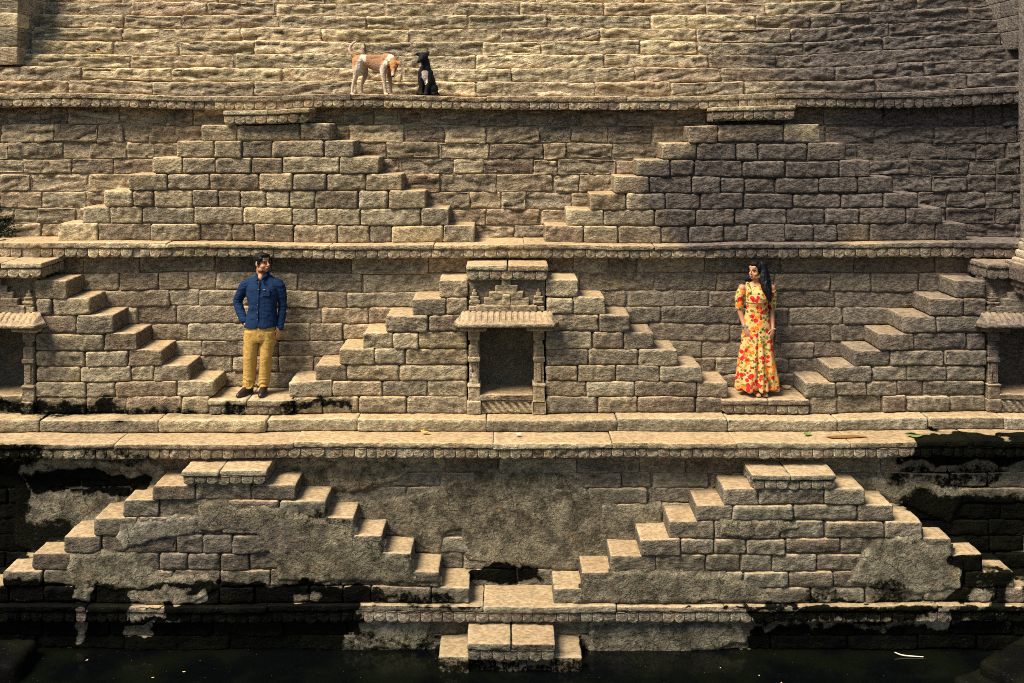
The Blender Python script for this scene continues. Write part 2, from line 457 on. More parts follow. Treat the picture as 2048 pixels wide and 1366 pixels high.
        cc = k.mix(k.math('MULTIPLY', k.math('SUBTRACT', 1.0, cr), .55), col, (.03, .026, .02))
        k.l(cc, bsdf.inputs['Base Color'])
    k.l(h, bsdf.inputs['Normal'])
    return m

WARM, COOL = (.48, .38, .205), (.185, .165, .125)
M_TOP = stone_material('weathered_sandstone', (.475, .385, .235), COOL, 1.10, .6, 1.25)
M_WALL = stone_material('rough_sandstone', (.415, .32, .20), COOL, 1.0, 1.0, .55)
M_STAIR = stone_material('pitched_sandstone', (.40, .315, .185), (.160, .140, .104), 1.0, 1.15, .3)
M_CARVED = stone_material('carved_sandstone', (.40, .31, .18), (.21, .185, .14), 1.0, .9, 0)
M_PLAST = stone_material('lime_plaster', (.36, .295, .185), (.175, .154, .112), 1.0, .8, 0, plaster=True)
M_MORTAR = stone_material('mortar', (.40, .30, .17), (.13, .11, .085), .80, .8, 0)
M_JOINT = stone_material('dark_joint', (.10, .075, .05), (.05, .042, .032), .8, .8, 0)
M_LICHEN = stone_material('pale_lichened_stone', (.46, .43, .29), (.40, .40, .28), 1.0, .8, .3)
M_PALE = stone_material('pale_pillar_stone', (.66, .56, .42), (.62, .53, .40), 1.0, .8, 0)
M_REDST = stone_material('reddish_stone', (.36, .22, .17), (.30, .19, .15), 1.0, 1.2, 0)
M_DARK = stone_material('niche_stone', (.055, .048, .032), (.055, .048, .035), 1.0, .7, 0)  # near-black: niche shade put into the colour; the dark boulders share it

def flat_mat(name, c, rough=.7, noise=.25, scale=30, spec=.3, bump=0, bscale=60):
    m, nt, b = new_mat(name); k = NT(nt)
    tc = k.n('ShaderNodeTexCoord').outputs['Object']
    n = k.noise(tc, scale, 4, .6)
    k.l(k.mix(n, tuple(x * (1 - noise) for x in c), tuple(min(1, x * (1 + noise)) for x in c)), b.inputs['Base Color'])
    b.inputs['Roughness'].default_value = rough; b.inputs['Specular IOR Level'].default_value = spec
    if bump: k.l(k.bump(k.noise(tc, bscale, 4, .6), bump, .004), b.inputs['Normal'])
    return m
def water_mat():
    m, nt, b = new_mat('still_water'); k = NT(nt)
    pos = k.n('ShaderNodeNewGeometry').outputs['Position']
    mud = k.noise(pos, 1.1, 4, .6)
    scum = k.ramp(k.noise(pos, 34, 3, .6), .715, .74)
    c = k.mix(k.ramp(mud, .4, .65), (.0012, .0016, .002), (.003, .004, .0022))
    k.l(k.mix(k.math('MULTIPLY', scum, .8), c, (.22, .20, .12)), b.inputs['Base Color'])
    k.l(k.ramp(scum, 0, 1, .06, .6), b.inputs['Roughness'])
    b.inputs['IOR'].default_value = 1.33
    h = k.bump(k.noise(k.mapping(pos, (1, 2.2, 1)), 5, 3, .5), .05, .02)
    h = k.bump(k.noise(pos, 40, 2, .5), .05, .004, h)
    k.l(h, b.inputs['Normal'])
    return m
M_WATER = water_mat()
M_MUD = flat_mat('pond_mud', (.03, .028, .018), .9)

# ------------------------------------------------------------------ planes of the well, from the photo
XL, XR = -9.3, 9.3
Y_UP, Y_UPF = 13.40, 12.95          # upper wall, front of the upper stairs
Y_MID, Y_MIDF = 12.90, 12.38
Y_LOW, Y_LOWF = 11.95, 11.48
Y_BOT = 11.55
zF = Z(190, 13.20); zE = Z(488, 12.72); zPLAT = Z(773.5, Y_MID); zBENCH = Z(826, Y_MIDF); zB = Z(863, 12.137); zC = Z(1207, Y_LOWF)

# water and the floor of the pool
V = np.array([[-14, -6, 0], [14, -6, 0], [14, 11.8, 0], [-14, 11.8, 0]], float)
w = put('water', quad_mesh('water', V, np.array([[0, 1, 2, 3]], dtype=np.int32), False), M_WATER); tag(w, kind='structure')
V = V * np.array([1, 1, 0]) + np.array([0, 0, -1.2])
w = put('pool_floor', quad_mesh('pool_floor', V, np.array([[0, 1, 2, 3]], dtype=np.int32), False), M_MUD); tag(w, kind='structure')

def split(x0, x1, wmin, wmax, R):
    xs = [x0]
    while x1 - xs[-1] > wmax * 1.25:
        xs.append(xs[-1] + R.uniform(wmin, wmax))
    if len(xs) > 1 and x1 - xs[-1] < wmin * .6: xs.pop()
    return xs + [x1]

def wall(label, rows, Y, style, mat, seed, skip=None, wmin=.30, wmax=.80, depth=.13, back=.5, cat='wall', gap=.004, x0=XL, x1=XR, joint=.035, amp=1.0, bed=None):
    R = random.Random(seed)
    t = thing('stone_wall', label, cat, (0, Y, rows[-1]))
    for i in range(len(rows) - 1):
        zt, zb = rows[i], rows[i + 1]
        off = R.uniform(0, .3)
        xs = split(x0 - off, x1, wmin, wmax, R)
        for a, b in zip(xs, xs[1:]):
            if skip and skip(a, b, zb, zt): continue
            if b < -8.2 or a > 8.2: continue
            stone('stone_block', t, mat, a, b, Y + R.uniform(-.016, .016), Y + depth, zb, zt, style, gap=gap, step=.030, amp=amp, wob=.010)
    plain_box('mortar_bed', t, bed or M_JOINT, x0, x1, Y + joint, Y + back, rows[-1] - .02, rows[0])
    return t

def cornice(label, ztop, ylip, yback, th, sh, pitch, seed, sc_off=.014, top_step=.06, wavy=0, mat=None, x0=-8.0, x1=8.0, band_back=.35):
    R = random.Random(seed)
    t = thing('cornice', label, 'ledge', (0, ylip, ztop - th - sh))
    xs = split(x0, x1, 1.1, 2.5, R)
    for a, b in zip(xs, xs[1:]):
        stone('slab', t, M_STAIR, a, b, ylip + R.uniform(-.012, .012), yback, ztop - th, ztop + R.uniform(-.004, .004), 'dressed', r=.012, gap=.001, ystep=.05, step=.03)
    x = x0
    while x < x1 - pitch:
        w = pitch * R.uniform(.88, 1.12)
        if R.random() < .03: x += w * .8; continue
        scallop(t, M_CARVED, x + w / 2, ylip + sc_off + R.uniform(-.006, .006), ztop - th - .001, w, sh, seed=R.randrange(1 << 30))
        x += w
    plain_box('backing_band', t, M_CARVED, x0, x1, ylip + sc_off + .020, ylip + sc_off + band_back, ztop - th - sh * .96, ztop - th - .002)
    return t

# ------------------------------------------------------------------ top wall: courses stepping back behind the dogs
tops = [190, 162.5, 136, 109.5, 83, 56, 29.5, 4, -22, -48]
Y0 = 13.62; SETB = .155
t = thing('stepped_wall', 'tall weathered stone wall in receding courses rising behind the two dogs', 'wall', (0, Y0, zF))
R = random.Random(3)
rowz = [zF]
for i in range(1, len(tops)):
    rowz.append(Z(tops[i], Y0 + SETB * (i - 1)))
for i in range(len(tops) - 1):
    Yc = Y0 + SETB * i
    xs = split(-8.1, 8.1, .75, 1.75, R)
    for a, b in zip(xs, xs[1:]):
        stone('stone_block', t, M_TOP, a, b, Yc + R.uniform(-.02, .02), Yc + .30, rowz[i] - .004, rowz[i + 1], 'eroded', step=.030, gap=.007, wob=.012, r=.022, ystep=.08, amp=1.15)
    plain_box('mortar_bed', t, M_MORTAR, -8.1, 8.1, Yc + .03, Yc + .6, rowz[i], rowz[i + 1] - .012)

# buttresses that frame the stepped wall
def buttress(label, x0, x1, mat, seed, zb, zt):
    R = random.Random(seed)
    t = thing('buttress', label, 'buttress', ((x0 + x1) / 2, 13.7, zb))
    z = zb; i = 0
    while z < zt:
        h = R.uniform(.20, .26)
        ys = [13.72 + .012 * i, 14.05 + R.uniform(-.1, .2), 14.6 + R.uniform(-.1, .1), 15.2]
        for a, b in zip(ys, ys[1:]):
            stone('stone_block', t, mat, x0, x1, a, b, z, z + h, 'dressed', r=.012, gap=.004, ystep=.05, step=.04, back=True)
        z += h; i += 1
    return t
buttress('pale yellowish square buttress at the end of the stepped wall', X(-250, 13.7), X(34, 13.72), M_TOP, 5, rowz[2] + .03, rowz[-1])
buttress('grey green lichened buttress at the end of the stepped wall above the dark ledge', X(2031, 13.72), X(2330, 13.7), M_LICHEN, 6, rowz[2] + .12, rowz[-1])

# ------------------------------------------------------------------ ledges
cornice('scalloped stone ledge on which the two dogs are', zF, 13.20, 13.75, Z(190, 13.2) - Z(201, 13.2), .105, .128, 11)
cornice('scalloped stone ledge running just above the heads of the man and the woman', zE, 12.72, 13.48, Z(488, 12.72) - Z(498, 12.72), .115, .135, 12)
cornice('long scalloped terrace ledge at the foot of the low bench step', zB, 11.71, 12.22, .066, .118, .124, 13, band_back=.3)
cornice('lowest scalloped ledge, black with algae, just above the water', zC, 11.42, 12.00, .068, .125, .128, 14, sc_off=.014, band_back=.2)

t = thing('bench_step', 'long low step of wide slabs below the platforms of the man and the woman', 'step', (0, 12.137, zB))
R = random.Random(21)
xs = split(-8, 8, .9, 1.7, R)
for a, b in zip(xs, xs[1:]):
    stone('slab', t, M_STAIR, a, b, 12.137 + R.uniform(-.02, .02), 12.62, zB + .002, zBENCH + R.uniform(-.006, .006), 'dressed', r=.02, gap=.003, ystep=.06, step=.035, amp=1.3)

# ------------------------------------------------------------------ staircases
def px_rows(tops, bottom, lefts, rights, Yf):
    rows = []
    zs = [Z(p, Yf) for p in tops] + [Z(bottom, Yf)]
    for i in range(len(tops)):
        rows.append((zs[i], zs[i + 1], X(lefts[i], Yf), X(rights[i], Yf)))
    return rows
STAIRS = []
def staircase(label, rows, Yf, Yw, cap, seed, hole=None, mat=None, base=None, style='pillow', capsc=.118, capsides=True):
    """rows: (ztop, zbottom, xleft, xright) from the landing down; cap: (x0, x1, ztop, yfront, thickness)"""
    mat = mat or M_STAIR
    R = random.Random(seed)
    cx = (rows[0][2] + rows[0][3]) / 2
    zlow = base[1] if base else rows[-1][1]
    t = thing('staircase', label, 'staircase', (cx, Yf, zlow), 'double staircases of the stepwell')
    STAIRS.append((rows, Yf, Yw))
    core = []
    allrows = list(rows) + ([(rows[-1][1], base[1], base[2], base[3])] if base else [])
    for i, (zt, zb, xl, xr) in enumerate(allrows):
        isbase = base is not None and i == len(allrows) - 1
        up = allrows[i - 1] if i else None
        nl = (up[2] - xl if up else .30) + R.uniform(.05, .22)
        nr = (xr - up[3] if up else .30) + R.uniform(.05, .22)
        if isbase: nl = nr = .35
        segs = [(xl, xr)]
        if hole and zb < hole[3] - .02:
            segs = [(xl, hole[0]), (hole[1], xr)]
        for (a, b) in segs:
            first = a == xl; last = b == xr
            pts = [a]
            aa = a + nl if first else a; bb = b - nr if last else b
            if bb - aa < .12:
                inner = [(a + b) / 2] if (first and last) else []
                pts = [a] + inner + [b]
            else:
                pts = ([a] if first else []) + split(aa, bb, .26, .68, R) + ([b] if last else [])
            for j, (p, q) in enumerate(zip(pts, pts[1:])):
                end = (first and j == 0) or (last and j == len(pts) - 2)
                yj = Yf + R.uniform(-.016, .016)
                if end and not isbase:
                    stone('step', t, mat, p, q, yj, Yw + .02, zb, zt, style, gap=.003, ystep=.045, step=.032, r=.018)
                else:
                    stone('stone_block', t, mat, p, q, yj, Yf + .16, zb, zt, style, gap=.0055, step=.028)
            core.append((a + .04, b - .04, Yf + .045, Yw + .01, zb - .01, zt - .03))
    boxes('mortar_core', t, M_JOINT, core)
    if cap:
        landing(t, cap, Yw, R, capsc)
    return t
def landing(t, cap, Yw, R, capsc=.118, nslab=2, name='landing'):
    x0, x1, zt, yf, th = cap
    bed = plain_box(name, t, M_CARVED, x0 + .05, x1 - .05, yf + .036, Yw, zt - th - capsc * .97, zt - th + .004)
    xm = x0 + (x1 - x0) * R.uniform(.45, .55)
    cuts = [x0, xm, x1] if nslab == 2 else [x0, x1]
    for a, b in zip(cuts, cuts[1:]):
        stone('slab', bed, M_STAIR, a, b, yf + R.uniform(-.008, .008), Yw + .02, zt - th, zt, 'dressed', r=.013, gap=.002, ystep=.05, step=.035, back=True)
    n = max(4, int(round((x1 - x0 - .03) / .135))); w = (x1 - x0 - .03) / n
    for i in range(n):
        scallop(bed, M_CARVED, x0 + .015 + (i + .5) * w, yf + .012, zt - th - .001, w, capsc, seed=R.randrange(1 << 30))
    m = max(2, int(round((Yw - yf - .05) / .125))); w = (Yw - yf - .05) / m
    for i in range(m):
        for s, xx in ((-1, x0 + .018), (1, x1 - .018)):
            scallop(bed, M_CARVED, yf + .05 + (i + .5) * w, xx, zt - th - .001, w, capsc, side=s, seed=R.randrange(1 << 30))
    return bed

# upper pair
utops = [248, 283, 317, 350, 383, 416, 449]
ul = px_rows(utops, 484, [402, 354, 303, 256, 209, 164, 116], [662, 708, 758, 804, 851, 898, 949], Y_UPF)
staircase('double stair of pale blocks rising straight above the man to the dogs\' ledge', ul, Y_UPF, Y_UP, (X(445, 12.88), X(621, 12.88), Z(218, 12.88), 12.88, .062), 101)
ur = px_rows([250, 285, 319, 353, 386, 418, 450], 484, [1376, 1323, 1274, 1228, 1180, 1133, 1089], [1641, 1693, 1740, 1787, 1836, 1885, 1933], Y_UPF)
staircase('soot darkened double stair rising straight above the woman', ur, Y_UPF, Y_UP, (X(1424, 12.88), X(1592, 12.88), Z(214, 12.88), 12.88, .062), 102)

# middle three, each with a niche
mt = [560, 595, 630, 665, 700, 732, 763]
zcap = Z(514, Y_MID)
cl, cr = [878, 824, 771, 725, 679, 630, 578], [1157, 1211, 1260, 1308, 1356, 1405, 1456]
HOLE = lambda c: (X(c - 78, Y_MIDF), X(c + 78, Y_MIDF), 0, Z(556, Y_MIDF))
def base_row(lefts, rights): return (0, zBENCH, X(lefts[-1] + 8, Y_MIDF), X(rights[-1] - 8, Y_MIDF))
staircase('double stair over the complete dark niche between the man and the woman', px_rows(mt, 793, cl, cr, Y_MIDF), Y_MIDF, Y_MID,
          (X(931, 12.30), X(1097, 12.30), Z(518, Y_MID), 12.32, .066), 103, hole=HOLE(1013), base=base_row(cl, cr))
lr = [133, 180, 227, 272, 324, 376, 428]; ll = [-14 - p for p in lr]
staircase('double stair descending to the man\'s platform from the yellowish niche', px_rows(mt, 793, ll, lr, Y_MIDF), Y_MIDF, Y_MID,
          (X(-99, 12.24), X(85, 12.24), zcap + .02, 12.24, .066), 104, hole=HOLE(-7), base=base_row(ll, lr))
rl = [1911, 1858, 1806, 1758, 1709, 1659, 1610]; rr = [4102 - p for p in rl]
staircase('double stair descending to the woman\'s platform from below the pale pillar', px_rows(mt, 793, rl, rr, Y_MIDF), Y_MIDF, Y_MID,
          (X(1974, 12.30), X(2128, 12.30), zcap, 12.30, .066), 105, hole=HOLE(2051), base=base_row(rl, rr))

# lower pair
lt = [971, 1002, 1036, 1071, 1107, 1142, 1174]
lw = px_rows(lt, 1207, [306, 246, 187, 127, 64, 6, -54], [592, 651, 708, 766, 824, 879, 939], Y_LOWF)
staircase('lower double stair with patched plaster rising to the terrace below the man', lw, Y_LOWF, Y_LOW, (X(362, 11.43), X(532, 11.43), Z(911, Y_LOW), 11.43, .062), 106, capsc=.10)
rw = px_rows([979, 1011, 1043, 1077, 1110, 1144, 1176], 1207, [1448, 1392, 1338, 1280, 1221, 1162, 1106], [1730, 1788, 1845, 1906, 1968, 2030, 2092], Y_LOWF)
staircase('lower double stair of grey brown blocks rising to the terrace below the woman', rw, Y_LOWF, Y_LOW, (X(1505, 11.43), X(1675, 11.43), Z(919.5, Y_LOW), 11.45, .062), 107, capsc=.11)

# the two platforms people stand on
for (a, b, lab, sd) in ((415, 588, 'small scalloped platform between two stairs with the man standing on it', 201), (1444, 1621, 'small scalloped platform between two stairs with the woman standing on it', 202)):
    yf = 12.32
    t = thing('platform', lab, 'platform', (X((a + b) / 2, yf), yf, zBENCH))
    landing(t, (X(a, yf), X(b, yf), zPLAT, yf, .066), Y_MID, random.Random(sd), capsc=zPLAT - .066 - zBENCH - .004, name='platform_bed')

# ------------------------------------------------------------------ walls behind the stairs
def hidden(pairs):
    def f(a, b, zb, zt):
        for rows, Yf, Yw in pairs:
            inside = True; met = False
            for (rt, rb, xl, xr) in rows:
                if rb < zt - .005 and rt > zb + .005:
                    met = True
                    if not (a > xl + .02 and b < xr - .02): inside = False
            if met and inside and zt < rows[0][0] + .02: return True
        return False
    return f
zs = [Z(p, Y_UP) for p in (214, 251, 287, 320, 351, 385, 418, 449, 478)] + [zE - .01]
zs = [zs[i] for i in range(8)] + [zE - .005]
wall('rough stone wall between the dogs\' ledge and the ledge above the couple', zs, Y_UP, 'eroded', M_WALL, 31, hidden(STAIRS[0:2]), .28, .80, gap=.007, amp=.9, bed=M_MORTAR, joint=.028)
zs = [Z(p, Y_MID) for p in (512, 546, 582, 614, 648, 683, 714, 745)] + [zPLAT - .01, zBENCH - .02]
wall('rough stone wall directly behind the man and the woman', zs, Y_MID, 'pillow', M_WALL, 32, hidden(STAIRS[2:5]), .35, 1.05, back=.7)
zs = [Z(p, Y_LOW) for p in (916, 947, 977, 1007, 1040, 1072, 1105, 1136)] + [zC - .01]
wall('damp plastered stone wall behind the two lower stairs', zs, Y_LOW, 'pillow', M_WALL, 33, hidden(STAIRS[5:7]), .35, .95)
zs = [Z(p, Y_BOT) for p in (1240, 1271, 1301, 1335, 1370)]
wall('black algae covered wall standing in the water', zs, Y_BOT, 'pillow', M_WALL, 34, None, .5, 1.2)
# ------------------------------------------------------------------ plaster left on the lower masonry
def poly_sdf(px, pz, poly):
    """signed distance to a polygon, positive inside"""
    d = np.full(len(px), 1e9); ins = np.zeros(len(px), bool)
    n = len(poly)
    for i in range(n):
        x0, z0 = poly[i]; x1, z1 = poly[(i + 1) % n]
        ex, ez = x1 - x0, z1 - z0
        t = np.clip(((px - x0) * ex + (pz - z0) * ez) / (ex * ex + ez * ez), 0, 1)
        d = np.minimum(d, np.hypot(px - x0 - t * ex, pz - z0 - t * ez))
        c = ((z0 > pz) != (z1 > pz)) & (px < (x1 - x0) * (pz - z0) / (z1 - z0 + 1e-12) + x0)
        ins ^= c
    return np.where(ins, d, -d)
def plaster(parent, pts, Y, seed, thick=.022, step=.024, rows=None):
    """a sheet of render whose edges taper into the stone behind it"""
    poly = [(X(a, Y), Z(b, Y)) for a, b in pts]
    xs = [p[0] for p in poly]; zs = [p[1] for p in poly]
    gx = np.arange(min(xs) - .08, max(xs) + .08, step); gz = np.arange(min(zs) - .08, max(zs) + .08, step)
    GX, GZ = np.meshgrid(gx, gz, indexing='ij')
    P = np.stack([GX.ravel(), np.full(GX.size, Y), GZ.ravel()], 1)
    sd = poly_sdf(P[:, 0], P[:, 2], poly) + .045 * fbm(P * 7 + seed, 4, 71, .6)
    if rows:   # stay on the face of the stair
        lim = np.full(len(P), -1.0)
        for (rt, rb, xl, xr) in rows:
            m = (P[:, 2] <= rt + .001) & (P[:, 2] > rb)
            lim[m] = np.minimum(P[m, 0] - xl, xr - P[m, 0])
        up_ = [np.where((P[:, 2] + .05 <= rt) & (P[:, 2] + .05 > rb), np.minimum(P[:, 0] - xl, xr - P[:, 0]), -9) for (rt, rb, xl, xr) in rows]
        lim = np.minimum(lim, np.maximum.reduce(up_) + .012)
        sd = np.minimum(sd, lim - .012)
    t = -.022 + (thick + .022) * sstep(-.03, .028, sd) + .009 * fbm(P * 5 + seed, 3, 73) + .004 * fbm(P * 26, 2, 74)
    P[:, 1] -= t
    keep = (sd > -.05).reshape(GX.shape)
    nz = len(gz); Q = []
    for i in range(len(gx) - 1):
        for j in range(nz - 1):
            if keep[i, j] and keep[i + 1, j] and keep[i, j + 1] and keep[i + 1, j + 1]:
                Q.append((i * nz + j, (i + 1) * nz + j, (i + 1) * nz + j + 1, i * nz + j + 1))
    Q = np.array(Q, dtype=np.int32)
    used = np.unique(Q); rem = np.full(len(P), -1); rem[used] = np.arange(len(used))
    return link_world('plaster_patch', warp(P[used]), rem[Q].astype(np.int32), M_PLAST, parent, A=random.Random(seed).random())

by_label = lambda s: next(o for o in COL.objects if s in o.get('label', ''))
low_wall = by_label('damp plastered stone wall'); low_l = by_label('patched plaster'); low_r = by_label('grey brown blocks'); bot_wall = by_label('black algae covered wall')
plaster(low_wall, [(640, 1000), (760, 1005), (830, 990), (900, 965), (960, 945), (1040, 935), (1120, 950), (1180, 985), (1240, 1010), (1320, 1010), (1330, 1060), (1240, 1100), (1150, 1140), (1060, 1130), (1000, 1128), (935, 1120), (920, 1060), (890, 1070), (880, 1110), (800, 1070), (700, 1030)], Y_LOW, 3)
plaster(low_wall, [(560, 925), (780, 920), (830, 935), (800, 960), (700, 985), (640, 975), (575, 950)], Y_LOW, 4)
plaster(low_wall, [(30, 965), (120, 985), (240, 985), (235, 1030), (180, 1060), (90, 1110), (30, 1090)], Y_LOW, 5)
plaster(low_wall, [(5, 915), (300, 918), (340, 945), (250, 968), (120, 950), (10, 960)], Y_LOW, 6)
plaster(low_wall, [(1700, 955), (1840, 960), (1930, 985), (1900, 1050), (1820, 1015), (1740, 985)], Y_LOW, 7)
plaster(low_l, [(395, 1008), (450, 1000), (480, 1018), (530, 1005), (600, 1030), (690, 1050), (780, 1105), (820, 1140), (830, 1165), (620, 1165), (555, 1160), (555, 1130), (530, 1090), (510, 1065), (400, 1062), (395, 1030)], Y_LOWF, 8, rows=lw)
plaster(low_l, [(140, 1110), (270, 1103), (285, 1130), (330, 1155), (420, 1150), (440, 1175), (390, 1205), (260, 1205), (250, 1180), (180, 1172), (178, 1200), (150, 1200), (146, 1165), (135, 1140)], Y_LOWF, 9, rows=lw)
plaster(low_l, [(240, 1045), (390, 1035), (398, 1066), (330, 1080), (250, 1098), (235, 1075)], Y_LOWF, 10, rows=lw)
plaster(low_l, [(620, 1040), (760, 1075), (815, 1105), (870, 1140), (880, 1165), (740, 1160), (680, 1105)], Y_LOWF, 11, rows=lw)
plaster(low_r, [(1750, 1085), (1840, 1068), (1900, 1078), (1905, 1105), (1930, 1112), (1925, 1180), (1850, 1190), (1760, 1175), (1700, 1165), (1720, 1125)], Y_LOWF, 12, rows=rw)
plaster(low_r, [(1170, 1142), (1350, 1140), (1450, 1150), (1520, 1175), (1560, 1204), (1150, 1204), (1165, 1180)], Y_LOWF, 13, rows=rw)
plaster(low_r, [(1440, 1040), (1560, 1042), (1600, 1055), (1520, 1075), (1440, 1072)], Y_LOWF, 14, rows=rw)
plaster(bot_wall, [(705, 1246), (860, 1246), (865, 1285), (820, 1296), (710, 1294)], Y_BOT, 15)
plaster(bot_wall, [(1170, 1248), (1480, 1250), (1490, 1285), (1350, 1310), (1180, 1308)], Y_BOT, 16)

# ------------------------------------------------------------------ niches
def niche(label, c, seed, mirror_open=None):
    R = random.Random(seed)
    Yf = Y_MIDF
    x = lambda d: X(c + d, Yf)
    z = lambda p: Z(p, Yf)
    t = thing('niche', label, 'niche', (x(0), Yf, zBENCH))
    # recess
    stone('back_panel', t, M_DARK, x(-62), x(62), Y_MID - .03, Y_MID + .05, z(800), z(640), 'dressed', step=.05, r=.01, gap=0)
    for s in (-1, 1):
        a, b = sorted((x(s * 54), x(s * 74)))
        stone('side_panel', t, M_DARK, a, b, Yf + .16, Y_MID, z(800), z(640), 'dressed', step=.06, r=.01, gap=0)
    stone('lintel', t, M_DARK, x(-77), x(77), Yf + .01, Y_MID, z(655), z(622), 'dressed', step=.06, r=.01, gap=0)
    stone('sill', t, M_STAIR, x(-54), x(54), Yf - .03, Y_MID - .02, z(800), z(789), 'dressed', step=.04, ystep=.06, r=.01, gap=0)
    rope = lambda P, n: P + n * (0.012 * np.sin((P[:, 0] * 70 + P[:, 2] * 60)) * np.clip(-n[:, 1], 0, 1))[:, None]
    stone('carved_base', t, M_CARVED, x(-52), x(52), Yf - .005, Yf + .3, zBENCH + .004, z(801), 'dressed', step=.014, r=.015, gap=0, extra=rope, amp=.5)
    # pillars
    for s in (-1, 1):
        L = []
        xc = x(s * 65)
        def blk(h, z0, z1, y0, r=.008):
            stone('x', t, None, xc - h, xc + h, y0, Yf + .17, z0, z1, 'dressed', step=.022, r=r, gap=0, collect=L, amp=.55, wob=.003, seed=R.randrange(1 << 30))
        blk(.082, zBENCH + .003, z(800), Yf - .05); blk(.072, z(801), z(772), Yf - .03); blk(.080, z(773), z(768), Yf - .045)
        blk(.056, z(769), z(722), Yf - .012); blk(.030, z(764), z(727), Yf - .022, .004); blk(.072, z(723), z(715), Yf - .04)
        blk(.062, z(716), z(692), Yf - .02); blk(.044, z(693), z(680), Yf - .005); blk(.066, z(681), z(660), Yf - .03); blk(.086, z(662), z(652), Yf - .05)
        join('pillar', t, M_CARVED, L)
    # eave slab with fluted slope
    nx, nv = 150, 12
    u = np.linspace(-1, 1, nx + 1); prof = [(0, 622, .04), (.12, 622, -.02), (.25, 624, -.07), (.40, 628, -.115), (.55, 632, -.155), (.70, 636, -.19), (.82, 640, -.215), (.92, 641.5, -.228), (.97, 643, -.240), (1.0, 648, -.240), (.98, 650, -.20), (.96, 649, -.05), (.96, 649, .06)]
    V = []
    for i, uu in enumerate(u):
        for (f, py, dy) in prof:
            hw = (84 + 21 * f) * Yf / F
            yy = Yf + dy * (1 if abs(uu) < .9 else 1 - .75 * ((abs(uu) - .9) / .1))
            fl = -.024 * max(0.0, math.cos(uu * hw * 2 * math.pi / .072)) ** 3 if .10 < f < .80 else 0
            V.append((x(0) + uu * hw, yy - fl * .5, Z(py, Yf + dy * .0) + fl * .7))
    V = np.array(V); m = len(prof)
    V[:, 1:] += (0.005 * fbm(V * 18 + seed, 3, 5))[:, None]
    Q = [(i * m + j, i * m + j + 1, (i + 1) * m + j + 1, (i + 1) * m + j) for i in range(nx) for j in range(m - 1)]
    Q += [(j, 0, 0, j + 1) for j in range(1, m - 1)] and []
    o = link_world('eave', warp(V), np.array(Q, dtype=np.int32), M_CARVED, t, A=.4)
    for s in (-1, 1):  # bracket under the eave
        a, b = sorted((x(s * 40), x(s * 92)))
        stone('bracket', t, M_CARVED, a, b, Yf - .14, Yf + .1, z(659), z(651.5), 'dressed', step=.03, r=.012, gap=0)
    # relief above the eave
    stone('relief_panel', t, M_CARVED, x(-77), x(77), Yf + .055, Yf + .3, z(623), z(550), 'dressed', step=.04, r=.006, gap=0, amp=.6)
    L = []
    for (hw, p0, p1, dy) in ((60, 624, 610, -.035), (45, 612, 596, -.028), (34, 598, 584, -.022), (22, 586, 571, -.016), (9, 573, 558, -.012)):
        stone('x', t, None, x(-hw), x(hw), Yf + dy, Yf + .08, z(p0), z(p1), 'dressed', step=.016, r=.006, gap=0, collect=L, amp=.9, wob=.002)
    stone('x', t, None, x(-9), x(9), Yf - .06, Yf + .05, z(617), z(588), 'pillow', step=.014, r=.03, gap=0, collect=L, wob=.002)
    join('stepped_gable', t, M_CARVED, L)
    for s in (-1, 1):
        L = []
        for (hw, p0, p1, dy) in ((12, 623, 612, -.02), (9, 613, 606, -.01), (11, 607, 602, -.025), (8, 603, 596, -.01), (9, 597, 593, -.015), (5, 594, 586, 0), (2.5, 587, 580, .01)):
            stone('x', t, None, x(s * 64 - hw), x(s * 64 + hw), Yf + dy, Yf + .08, z(p0), z(p1), 'dressed', step=.018, r=.008, gap=0, collect=L, amp=.6, wob=.002)
        join('turret', t, M_CARVED, L)
    return t
niche('carved niche with pillars and stepped gable, between the man and the woman', 1013, 301)
niche('carved niche with a half lit back wall on the man\'s other side', -7, 302)
niche('black shadowed carved niche beneath the pale pillar', 2051, 303)

# ------------------------------------------------------------------ platform standing in the water
t = thing('platform', 'mossy scalloped platform standing in the water with lower side steps', 'platform', (X(1022, 11.1), 11.1, 0))
yf = 11.02; zt = Z(1240, Y_BOT)
bed = landing(t, (X(933, yf), X(1111, yf), zt, yf, .075), Y_BOT, random.Random(401), capsc=.125, name='platform_bed')
yb = 11.13; zs2 = Z(1316, 11.08)
for a, b in ((876, 938), (1104, 1165)):
    stone('side_step', t, M_STAIR, X(a, 11.08), X(b, 11.08), 11.08, Y_BOT, -.5, zs2, 'dressed', r=.016, gap=0, ystep=.05, step=.035)
stone('stone_block', t, M_STAIR, X(938, yb), X(990, yb), yb, Y_BOT, -.5, zt - .2, 'dressed', gap=.003)
stone('stone_block', t, M_STAIR, X(1054, yb), X(1104, yb), yb, Y_BOT, -.5, zt - .2, 'dressed', gap=.003)
L = []
stone('x', t, None, X(1005, yb), X(1038, yb), yb - .03, Y_BOT, -.3, zt - .2, 'pillow', step=.016, r=.02, gap=0, collect=L)
stone('x', t, None, X(990, yb), X(1054, yb), yb - .015, Y_BOT, -.3, Z(1333, yb), 'dressed', step=.03, r=.015, gap=0, collect=L)
join('carved_boss', t, M_CARVED, L)

